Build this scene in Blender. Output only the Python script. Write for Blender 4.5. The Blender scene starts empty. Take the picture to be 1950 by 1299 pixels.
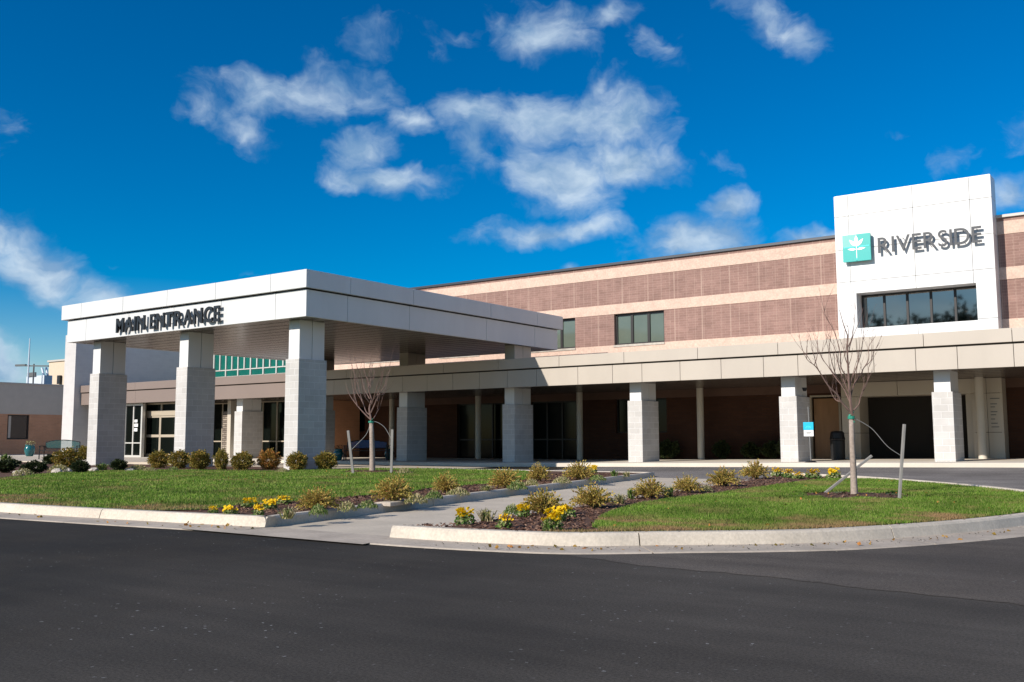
import bpy, bmesh, math, random
import numpy as np
from mathutils import Vector, Matrix, noise
from mathutils.geometry import tessellate_polygon
R = math.radians
S = bpy.context.scene
rnd = random.Random(7)

# ------------------------------------------------------------------ camera
F, PITCH, ROLL, YAW = 1827.72, 0.1011964, -0.0034293, 0.6198064
CAM = Vector((0, 0, 1.05))
fw = Vector((-math.sin(YAW)*math.cos(PITCH), math.cos(YAW)*math.cos(PITCH), math.sin(PITCH)))
r0 = Vector((math.cos(YAW), math.sin(YAW), 0)); u0 = r0.cross(fw)
rt = r0*math.cos(ROLL)+u0*math.sin(ROLL); up = -r0*math.sin(ROLL)+u0*math.cos(ROLL)
cam = bpy.data.cameras.new('camera'); camo = bpy.data.objects.new('camera', cam)
S.collection.objects.link(camo)
cam.sensor_width = 36; cam.lens = 36*F/1950; cam.clip_end = 3000
m = Matrix((rt, up, -fw)).transposed().to_4x4(); m.translation = CAM
camo.matrix_world = m
S.camera = camo

def ray(px, py): return rt*((px-975)/F) - up*((py-649.5)/F) + fw
def gz(px, py, z=0.0):
    d = ray(px, py); return CAM + d*((z-CAM.z)/d.z)
def gy(px, py, y):
    d = ray(px, py); return CAM + d*(y/d.y)

# ------------------------------------------------------------------ sky, sun, exposure
SUN = Vector((0.52, 1.85, -1.0)).normalized()           # direction the light travels
SUN_EL = math.asin(-SUN.z)
W = bpy.data.worlds.new("World"); S.world = W; W.use_nodes = True
nt = W.node_tree; nt.nodes.clear()
def N(t, **k):
    n = nt.nodes.new(t)
    for a, b in k.items(): setattr(n, a, b)
    return n
def LK(a, b): nt.links.new(a, b)
def MATH(op, a, b=None, c=None, clamp=False):
    n = N('ShaderNodeMath', operation=op, use_clamp=clamp)
    for i, v in enumerate((a, b, c)):
        if v is None: continue
        if isinstance(v, (int, float)): n.inputs[i].default_value = v
        else: LK(v, n.inputs[i])
    return n.outputs[0]
out = N('ShaderNodeOutputWorld'); bg = N('ShaderNodeBackground'); bg.inputs[1].default_value = 0.060
sky = N('ShaderNodeTexSky', sky_type='NISHITA', sun_disc=False)
sky.sun_elevation = SUN_EL; sky.sun_rotation = math.atan2(-SUN.x, -SUN.y)
sky.air_density = 1.0; sky.dust_density = 0.25; sky.ozone_density = 2.2; sky.altitude = 800
hsv = N('ShaderNodeHueSaturation'); hsv.inputs['Saturation'].default_value = 1.80; hsv.inputs['Value'].default_value = 1.62
hsv.inputs['Hue'].default_value = 0.506
LK(sky.outputs[0], hsv.inputs['Color'])
tc = N('ShaderNodeTexCoord')
sep = N('ShaderNodeSeparateXYZ'); LK(tc.outputs['Generated'], sep.inputs[0])
az = MATH('ARCTAN2', sep.outputs[0], sep.outputs[1]); el = MATH('ARCSINE', sep.outputs[2])
cb = N('ShaderNodeCombineXYZ'); LK(az, cb.inputs[0]); LK(el, cb.inputs[1])
def noise_n(scale, detail, rough, vec, stretch=(1, 1, 1), dist=0.0):
    mp = N('ShaderNodeMapping'); mp.inputs['Scale'].default_value = stretch; LK(vec, mp.inputs[0])
    n = N('ShaderNodeTexNoise'); n.inputs['Scale'].default_value = scale; n.inputs['Detail'].default_value = detail
    n.inputs['Roughness'].default_value = rough; n.inputs['Distortion'].default_value = dist
    LK(mp.outputs[0], n.inputs['Vector']); return n
wn = noise_n(14, 4, .55, cb.outputs[0])
wv = N('ShaderNodeVectorMath', operation='SUBTRACT'); LK(wn.outputs['Color'], wv.inputs[0]); wv.inputs[1].default_value = (.5, .5, .5)
ws = N('ShaderNodeVectorMath', operation='SCALE'); LK(wv.outputs[0], ws.inputs[0]); ws.inputs['Scale'].default_value = .05
wa = N('ShaderNodeVectorMath', operation='ADD'); LK(cb.outputs[0], wa.inputs[0]); LK(ws.outputs[0], wa.inputs[1])
def azel(px, py):
    d = ray(px, py).normalized(); return math.atan2(d.x, d.y), math.asin(d.z)
# cloud banks: (image x, y, half width, half height, tilt deg, weight)
CL = [(560,185,180,56,6,.88),(430,230,105,40,-18,.75),(640,160,90,45,-20,.7),(700,75,70,35,15,.42),(830,80,45,40,0,.35),
      (1045,70,100,55,5,.95),(1155,28,60,28,20,.7),(955,40,60,40,-30,.4),(790,225,60,34,-10,.8),(900,215,110,48,8,1.0),
      (1060,225,170,60,-3,1.05),(1190,230,110,75,-25,1.0),(905,290,80,45,-30,.7),(1060,330,110,62,0,1.15),(1200,310,110,50,-8,1.05),
      (1090,385,100,40,0,.7),(1070,438,175,32,3,1.0),(680,280,75,42,12,1.0),(745,345,155,36,2,.95),(1310,455,130,45,5,1.05),
      (1385,380,55,33,15,.9),(1500,60,100,38,-35,.75),(1450,20,70,30,-20,.6),(60,500,150,60,-28,1.1),(190,560,110,38,-32,.85),(-60,440,130,60,-20,1.0),
      (0,690,90,42,-22,1.1),(90,705,80,22,-10,.7),(1935,350,60,45,10,.7),(1825,295,60,26,30,.38),(1600,450,80,26,0,.75),
      (1370,300,60,20,-25,.42),(1715,250,40,14,0,.4),(480,520,40,14,0,.35),(215,508,24,12,-20,.4),(1080,498,20,12,0,.6),
      (1180,350,60,25,40,.4),(1250,95,75,26,-30,.5),(870,60,60,24,20,.5),(1140,165,60,26,30,.6),(1530,445,60,24,10,.9),(2100,200,160,60,10,.8),(2300,420,200,60,0,.8),(-400,250,260,90,10,.9)]
acc = None
for (x, y, hw, hh, tl, wt) in CL:
    a, e = azel(x, y)
    k = 1.34 / F
    mp = N('ShaderNodeMapping', vector_type='TEXTURE')
    mp.inputs['Location'].default_value = (a, e, 0); mp.inputs['Rotation'].default_value = (0, 0, R(tl))
    mp.inputs['Scale'].default_value = (hw*k, hh*k, 1); LK(wa.outputs[0], mp.inputs[0])
    ln = N('ShaderNodeVectorMath', operation='LENGTH'); LK(mp.outputs[0], ln.inputs[0])
    v = MATH('MULTIPLY_ADD', ln.outputs['Value'], -wt, wt)
    v = MATH('MAXIMUM', v, 0)
    acc = v if acc is None else MATH('MAXIMUM', acc, v)
# clouds elsewhere in the sky (seen only mirrored in the window glass)
front = MATH('GREATER_THAN', sep.outputs[1], -0.05)
fb = noise_n(5, 6, .6, tc.outputs['Generated'], (1, 1, 2.2))
bk = MATH('MULTIPLY', MATH('SUBTRACT', fb.outputs['Fac'], .38), 3.0, clamp=True)
bk = MATH('MULTIPLY', bk, MATH('SUBTRACT', 1.0, front))
fine = noise_n(22, 9, .58, wa.outputs[0], (1, 1.5, 1), .3)
mid = noise_n(11, 5, .55, wa.outputs[0], (1, 1.4, 1), .2)
dn = MATH('MULTIPLY_ADD', MATH('SUBTRACT', fine.outputs['Fac'], .5), 1.15, acc)
dn = MATH('MULTIPLY_ADD', MATH('SUBTRACT', mid.outputs['Fac'], .5), .75, dn)
dn = MATH('MULTIPLY', dn, MATH('GREATER_THAN', acc, 0.001))
mr = N('ShaderNodeMapRange', interpolation_type='SMOOTHSTEP'); LK(dn, mr.inputs[0])
mr.inputs[1].default_value = .14; mr.inputs[2].default_value = 1.0; mr.inputs[3].default_value = 0; mr.inputs[4].default_value = .88
thin = noise_n(9, 6, .6, wa.outputs[0], (1, 1.3, 1))
dens = MATH('MULTIPLY', mr.outputs[0], MATH('MULTIPLY_ADD', thin.outputs['Fac'], .9, .58), clamp=True)
dens = MATH('MAXIMUM', dens, MATH('MULTIPLY', bk, .9))
sh = noise_n(16, 5, .55, wa.outputs[0], (1, 1.6, 1))
ramp = N('ShaderNodeValToRGB'); LK(sh.outputs['Fac'], ramp.inputs[0])
ramp.color_ramp.elements[0].position = .38; ramp.color_ramp.elements[0].color = (3.6, 5.9, 9.0, 1)
ramp.color_ramp.elements[1].position = .66; ramp.color_ramp.elements[1].color = (9.8, 11.6, 13.2, 1)
mix = N('ShaderNodeMix', data_type='RGBA'); LK(dens, mix.inputs['Factor']); LK(hsv.outputs[0], mix.inputs['A']); LK(ramp.outputs[0], mix.inputs['B'])
LK(mix.outputs['Result'], bg.inputs[0]); LK(bg.outputs[0], out.inputs[0])

sl = bpy.data.lights.new('sun', 'SUN'); sl.energy = 5.0; sl.angle = R(.5); sl.color = (1, .93, .835)
so = bpy.data.objects.new('sun', sl); S.collection.objects.link(so)
so.rotation_euler = SUN.to_track_quat('-Z', 'Y').to_euler()
S.view_settings.view_transform = 'Standard'; S.view_settings.look = 'None'; S.view_settings.gamma = 1
S.view_settings.exposure = 0.22
S.cycles.max_bounces = 6; S.cycles.diffuse_bounces = 3

# ------------------------------------------------------------------ materials
def mat(name, col, rough=.8, metal=0.0, spec=.4, var=0.0, vscale=3.0, var2=0.0, v2scale=40.0, bump=0.0, bscale=60.0, dark=None, stretch=(1, 1, 1), alpha=1.0):
    M = bpy.data.materials.new(name); M.use_nodes = True
    t = M.node_tree; b = t.nodes['Principled BSDF']
    b.inputs['Base Color'].default_value = (*col, 1); b.inputs['Roughness'].default_value = rough
    b.inputs['Metallic'].default_value = metal; b.inputs['Specular IOR Level'].default_value = spec
    tcn = t.nodes.new('ShaderNodeTexCoord'); mp = t.nodes.new('ShaderNodeMapping'); mp.inputs['Scale'].default_value = stretch
    t.links.new(tcn.outputs['Object'], mp.inputs[0])
    src = None
    def nz(sc, det=6, ro=.6):
        n = t.nodes.new('ShaderNodeTexNoise'); n.inputs['Scale'].default_value = sc; n.inputs['Detail'].default_value = det
        n.inputs['Roughness'].default_value = ro; t.links.new(mp.outputs[0], n.inputs['Vector']); return n
    def mul(prev, n, amt):
        mr_ = t.nodes.new('ShaderNodeMapRange'); mr_.inputs[1].default_value = .3; mr_.inputs[2].default_value = .7
        mr_.inputs[3].default_value = 1-amt; mr_.inputs[4].default_value = 1+amt; t.links.new(n.outputs['Fac'], mr_.inputs[0])
        vm = t.nodes.new('ShaderNodeVectorMath'); vm.operation = 'SCALE'
        if prev is None: vm.inputs[0].default_value = col
        else: t.links.new(prev, vm.inputs[0])
        t.links.new(mr_.outputs[0], vm.inputs['Scale']); return vm.outputs[0]
    if dark is not None:
        n = nz(vscale); rp = t.nodes.new('ShaderNodeValToRGB'); t.links.new(n.outputs['Fac'], rp.inputs[0])
        rp.color_ramp.elements[0].position = .36; rp.color_ramp.elements[0].color = (*dark, 1)
        rp.color_ramp.elements[1].position = .62; rp.color_ramp.elements[1].color = (*col, 1); src = rp.outputs[0]
    elif var: src = mul(src, nz(vscale), var)
    if var2: src = mul(src, nz(v2scale), var2)
    if src is not None: t.links.new(src, b.inputs['Base Color'])
    if bump:
        n = nz(bscale); bp = t.nodes.new('ShaderNodeBump'); bp.inputs['Strength'].default_value = bump; bp.inputs['Distance'].default_value = .01
        t.links.new(n.outputs['Fac'], bp.inputs['Height']); t.links.new(bp.outputs[0], b.inputs['Normal'])
    M['src'] = 1
    return M

def brickmat(name, c1, c2, mortar, bw, bh, ms=.01, rough=.9, plane='XZ', var=.15, bump=.4, vlines=None):
    M = bpy.data.materials.new(name); M.use_nodes = True
    t = M.node_tree; b = t.nodes['Principled BSDF']; b.inputs['Roughness'].default_value = rough; b.inputs['Specular IOR Level'].default_value = .2
    g = t.nodes.new('ShaderNodeTexCoord'); s = t.nodes.new('ShaderNodeSeparateXYZ'); t.links.new(g.outputs['Object'], s.inputs[0])
    nrm = t.nodes.new('ShaderNodeNewGeometry'); sn = t.nodes.new('ShaderNodeSeparateXYZ'); t.links.new(nrm.outputs['True Normal'], sn.inputs[0])
    def mth(op, a, b2=None):
        n = t.nodes.new('ShaderNodeMath'); n.operation = op
        for i, v in enumerate((a, b2)):
            if v is None: continue
            if isinstance(v, (int, float)): n.inputs[i].default_value = v
            else: t.links.new(v, n.inputs[i])
        return n.outputs[0]
    isx = mth('GREATER_THAN', mth('ABSOLUTE', sn.outputs[0]), .5)
    mixu = t.nodes.new('ShaderNodeMix'); t.links.new(isx, mixu.inputs['Factor']); t.links.new(s.outputs[0], mixu.inputs['A']); t.links.new(s.outputs[1], mixu.inputs['B'])
    c = t.nodes.new('ShaderNodeCombineXYZ'); t.links.new(mixu.outputs['Result'], c.inputs[0]); t.links.new(s.outputs[2], c.inputs[1])
    br = t.nodes.new('ShaderNodeTexBrick'); t.links.new(c.outputs[0], br.inputs['Vector'])
    br.inputs['Color1'].default_value = (*c1, 1); br.inputs['Color2'].default_value = (*c2, 1); br.inputs['Mortar'].default_value = (*mortar, 1)
    br.inputs['Scale'].default_value = 1; br.inputs['Mortar Size'].default_value = ms; br.inputs['Mortar Smooth'].default_value = .2
    br.inputs['Brick Width'].default_value = bw; br.inputs['Row Height'].default_value = bh; br.inputs['Bias'].default_value = 0
    n = t.nodes.new('ShaderNodeTexNoise'); n.inputs['Scale'].default_value = 1.3; n.inputs['Detail'].default_value = 7; n.inputs['Roughness'].default_value = .7
    t.links.new(g.outputs['Object'], n.inputs['Vector'])
    mr_ = t.nodes.new('ShaderNodeMapRange'); mr_.inputs[1].default_value = .3; mr_.inputs[2].default_value = .7
    mr_.inputs[3].default_value = 1-var; mr_.inputs[4].default_value = 1+var; t.links.new(n.outputs['Fac'], mr_.inputs[0])
    vm = t.nodes.new('ShaderNodeVectorMath'); vm.operation = 'SCALE'; t.links.new(br.outputs['Color'], vm.inputs[0]); t.links.new(mr_.outputs[0], vm.inputs['Scale'])
    res = vm.outputs[0]
    if vlines:
        # paler soldier joints every so often
        fr = mth('FRACT', mth('DIVIDE', s.outputs[0], vlines[0])); on = mth('LESS_THAN', fr, vlines[1])
        fr2 = mth('FRACT', mth('DIVIDE', s.outputs[0], vlines[0]*.31)); on2 = mth('MULTIPLY', mth('LESS_THAN', fr2, vlines[1]*2.2), .45)
        nn = t.nodes.new('ShaderNodeTexNoise'); nn.inputs['Scale'].default_value = .9; t.links.new(g.outputs['Object'], nn.inputs['Vector'])
        fac = mth('MULTIPLY', mth('MAXIMUM', on, on2), mth('MULTIPLY', nn.outputs['Fac'], .8))
        mx = t.nodes.new('ShaderNodeMix'); mx.data_type = 'RGBA'; t.links.new(fac, mx.inputs['Factor'])
        t.links.new(res, mx.inputs['A']); mx.inputs['B'].default_value = (*vlines[2], 1); res = mx.outputs['Result']
    t.links.new(res, b.inputs['Base Color'])
    bp = t.nodes.new('ShaderNodeBump'); bp.inputs['Strength'].default_value = bump; bp.inputs['Distance'].default_value = .012
    n2 = t.nodes.new('ShaderNodeTexNoise'); n2.inputs['Scale'].default_value = 45; n2.inputs['Detail'].default_value = 4; t.links.new(g.outputs['Object'], n2.inputs['Vector'])
    ad = mth('SUBTRACT', mth('MULTIPLY', n2.outputs['Fac'], .5), br.outputs['Fac'])
    t.links.new(ad, bp.inputs['Height']); t.links.new(bp.outputs[0], b.inputs['Normal'])
    return M

def mat_asphalt(name, base, warm, speck, fade=None):
    M = bpy.data.materials.new(name); M.use_nodes = True; t = M.node_tree; b = t.nodes['Principled BSDF']
    b.inputs['Roughness'].default_value = .88; b.inputs['Specular IOR Level'].default_value = .15
    g = t.nodes.new('ShaderNodeTexCoord')
    def nz(sc, det, ro=.6, st=(1, 1, 1), rot=0):
        mp = t.nodes.new('ShaderNodeMapping'); mp.inputs['Scale'].default_value = st; mp.inputs['Rotation'].default_value = (0, 0, rot)
        t.links.new(g.outputs['Object'], mp.inputs[0])
        n = t.nodes.new('ShaderNodeTexNoise'); n.inputs['Scale'].default_value = sc; n.inputs['Detail'].default_value = det; n.inputs['Roughness'].default_value = ro
        t.links.new(mp.outputs[0], n.inputs['Vector']); return n.outputs['Fac']
    def rng(v, a, c, lo, hi):
        m_ = t.nodes.new('ShaderNodeMapRange'); m_.inputs[1].default_value = a; m_.inputs[2].default_value = c; m_.inputs[3].default_value = lo; m_.inputs[4].default_value = hi
        t.links.new(v, m_.inputs[0]); return m_.outputs[0]
    def mul(a, c):
        m_ = t.nodes.new('ShaderNodeMath'); m_.operation = 'MULTIPLY'; t.links.new(a, m_.inputs[0]); t.links.new(c, m_.inputs[1]); return m_.outputs[0]
    big = rng(nz(.35, 4), .35, .65, .78, 1.25)
    streak = mul(rng(nz(1.2, 6, .65, (.25, 1.6, 1), R(12)), .35, .7, .88, 1.14), rng(nz(1.6, 4, .6, (.10, 2.2, 1), R(-14)), .4, .68, .95, 1.10))
    grit = rng(nz(60, 5, .9), .40, .60, .62, 1.45)
    grit2 = rng(nz(420, 2, .8), .3, .7, .7, 1.35)
    k = mul(mul(big, streak), mul(grit, grit2))
    tint = t.nodes.new('ShaderNodeMix'); tint.data_type = 'RGBA'; t.links.new(rng(nz(.8, 5), .4, .65, 0, 1), tint.inputs['Factor'])
    tint.inputs['A'].default_value = (*base, 1); tint.inputs['B'].default_value = (*warm, 1)
    tsrc = tint.outputs['Result']
    if fade:      # newer black coat on the left wearing to a dusty grey on the right
        sx_ = t.nodes.new('ShaderNodeSeparateXYZ'); t.links.new(g.outputs['Object'], sx_.inputs[0])
        ad = t.nodes.new('ShaderNodeMath'); ad.operation = 'MULTIPLY_ADD'; t.links.new(nz(.45, 5), ad.inputs[0]); ad.inputs[1].default_value = 3.0; t.links.new(sx_.outputs[0], ad.inputs[2])
        fm = t.nodes.new('ShaderNodeMix'); fm.data_type = 'RGBA'; t.links.new(rng(ad.outputs[0], -6.5, 1.6, 0, 1), fm.inputs['Factor']); t.links.new(tsrc, fm.inputs['A']); fm.inputs['B'].default_value = (*fade, 1); tsrc = fm.outputs['Result']
    vm = t.nodes.new('ShaderNodeVectorMath'); vm.operation = 'SCALE'; t.links.new(tsrc, vm.inputs[0]); t.links.new(k, vm.inputs['Scale'])
    # pale stone chips showing in the surface
    vo = t.nodes.new('ShaderNodeTexVoronoi'); vo.inputs['Scale'].default_value = 21
    dmp = t.nodes.new('ShaderNodeTexNoise'); dmp.inputs['Scale'].default_value = 45; dmp.inputs['Detail'].default_value = 3; t.links.new(g.outputs['Object'], dmp.inputs['Vector'])
    dvm = t.nodes.new('ShaderNodeVectorMath'); dvm.operation = 'MULTIPLY_ADD'; t.links.new(dmp.outputs['Color'], dvm.inputs[0]); dvm.inputs[1].default_value = (.05, .03, .03); t.links.new(g.outputs['Object'], dvm.inputs[2]); t.links.new(dvm.outputs[0], vo.inputs['Vector'])
    chip = t.nodes.new('ShaderNodeMath'); chip.operation = 'LESS_THAN'; t.links.new(vo.outputs['Distance'], chip.inputs[0]); chip.inputs[1].default_value = .16
    sepc = t.nodes.new('ShaderNodeSeparateColor'); t.links.new(vo.outputs['Color'], sepc.inputs[0])
    rare = t.nodes.new('ShaderNodeMath'); rare.operation = 'GREATER_THAN'; t.links.new(sepc.outputs[0], rare.inputs[0]); rare.inputs[1].default_value = 1-speck
    zone = rng(nz(.5, 3), .42, .6, 0, .8)
    f = mul(mul(chip.outputs[0], rare.outputs[0]), zone)
    mx = t.nodes.new('ShaderNodeMix'); mx.data_type = 'RGBA'; t.links.new(f, mx.inputs['Factor']); t.links.new(vm.outputs[0], mx.inputs['A']); mx.inputs['B'].default_value = (.30, .30, .30, 1)
    t.links.new(mx.outputs['Result'], b.inputs['Base Color'])
    bp = t.nodes.new('ShaderNodeBump'); bp.inputs['Strength'].default_value = .5; bp.inputs['Distance'].default_value = .004
    t.links.new(nz(160, 4, .7), bp.inputs['Height']); t.links.new(bp.outputs[0], b.inputs['Normal'])
    return M

def mat_leaf(name, cols, rough=.6, trans=0.0, attr=False):
    """colour picked per leaf island"""
    M = bpy.data.materials.new(name); M.use_nodes = True; t = M.node_tree; b = t.nodes['Principled BSDF']
    b.inputs['Roughness'].default_value = rough; b.inputs['Specular IOR Level'].default_value = .25
    g = t.nodes.new('ShaderNodeNewGeometry'); rp = t.nodes.new('ShaderNodeValToRGB'); t.links.new(g.outputs['Random Per Island'], rp.inputs[0])
    cr = rp.color_ramp
    while len(cr.elements) < len(cols): cr.elements.new(.5)
    for i, c in enumerate(cols): cr.elements[i].position = i/(len(cols)-1); cr.elements[i].color = (*c, 1)
    t.links.new(rp.outputs[0], b.inputs['Base Color'])
    if trans:
        tr = t.nodes.new('ShaderNodeBsdfTranslucent'); t.links.new(rp.outputs[0], tr.inputs[0])
        ms = t.nodes.new('ShaderNodeMixShader'); ms.inputs[0].default_value = trans
        t.links.new(b.outputs[0], ms.inputs[1]); t.links.new(tr.outputs[0], ms.inputs[2]); t.links.new(ms.outputs[0], t.nodes['Material Output'].inputs[0])
    return M

def mat_grass():
    M = bpy.data.materials.new('grass_blades'); M.use_nodes = True; t = M.node_tree; b = t.nodes['Principled BSDF']
    b.inputs['Roughness'].default_value = .7; b.inputs['Specular IOR Level'].default_value = .2
    g = t.nodes.new('ShaderNodeNewGeometry'); tcn = t.nodes.new('ShaderNodeTexCoord')
    rp = t.nodes.new('ShaderNodeValToRGB'); t.links.new(g.outputs['Random Per Island'], rp.inputs[0]); cr = rp.color_ramp
    for _ in range(2): cr.elements.new(.5)
    for i, c in enumerate([(.072, .155, .014), (.12, .235, .022), (.19, .305, .04), (.33, .35, .11)]):
        cr.elements[i].position = i/3; cr.elements[i].color = (*c, 1)
    n = t.nodes.new('ShaderNodeTexNoise'); n.inputs['Scale'].default_value = .9; n.inputs['Detail'].default_value = 5; t.links.new(tcn.outputs['Object'], n.inputs['Vector'])
    m_ = t.nodes.new('ShaderNodeMapRange'); m_.inputs[1].default_value = .3; m_.inputs[2].default_value = .7; m_.inputs[3].default_value = .62; m_.inputs[4].default_value = 1.3; t.links.new(n.outputs['Fac'], m_.inputs[0])
    vm = t.nodes.new('ShaderNodeVectorMath'); vm.operation = 'SCALE'; t.links.new(rp.outputs[0], vm.inputs[0]); t.links.new(m_.outputs[0], vm.inputs['Scale'])
    at = t.nodes.new('ShaderNodeAttribute'); at.attribute_name = 'dry'
    mx = t.nodes.new('ShaderNodeMix'); mx.data_type = 'RGBA'; t.links.new(at.outputs['Fac'], mx.inputs['Factor']); t.links.new(vm.outputs[0], mx.inputs['A'])
    mx.inputs['B'].default_value = (.36, .23, .115, 1); t.links.new(mx.outputs['Result'], b.inputs['Base Color'])
    tr = t.nodes.new('ShaderNodeBsdfTranslucent'); t.links.new(mx.outputs['Result'], tr.inputs[0]); ms = t.nodes.new('ShaderNodeMixShader'); ms.inputs[0].default_value = .35
    t.links.new(b.outputs[0], ms.inputs[1]); t.links.new(tr.outputs[0], ms.inputs[2]); t.links.new(ms.outputs[0], t.nodes['Material Output'].inputs[0])
    return M

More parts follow.
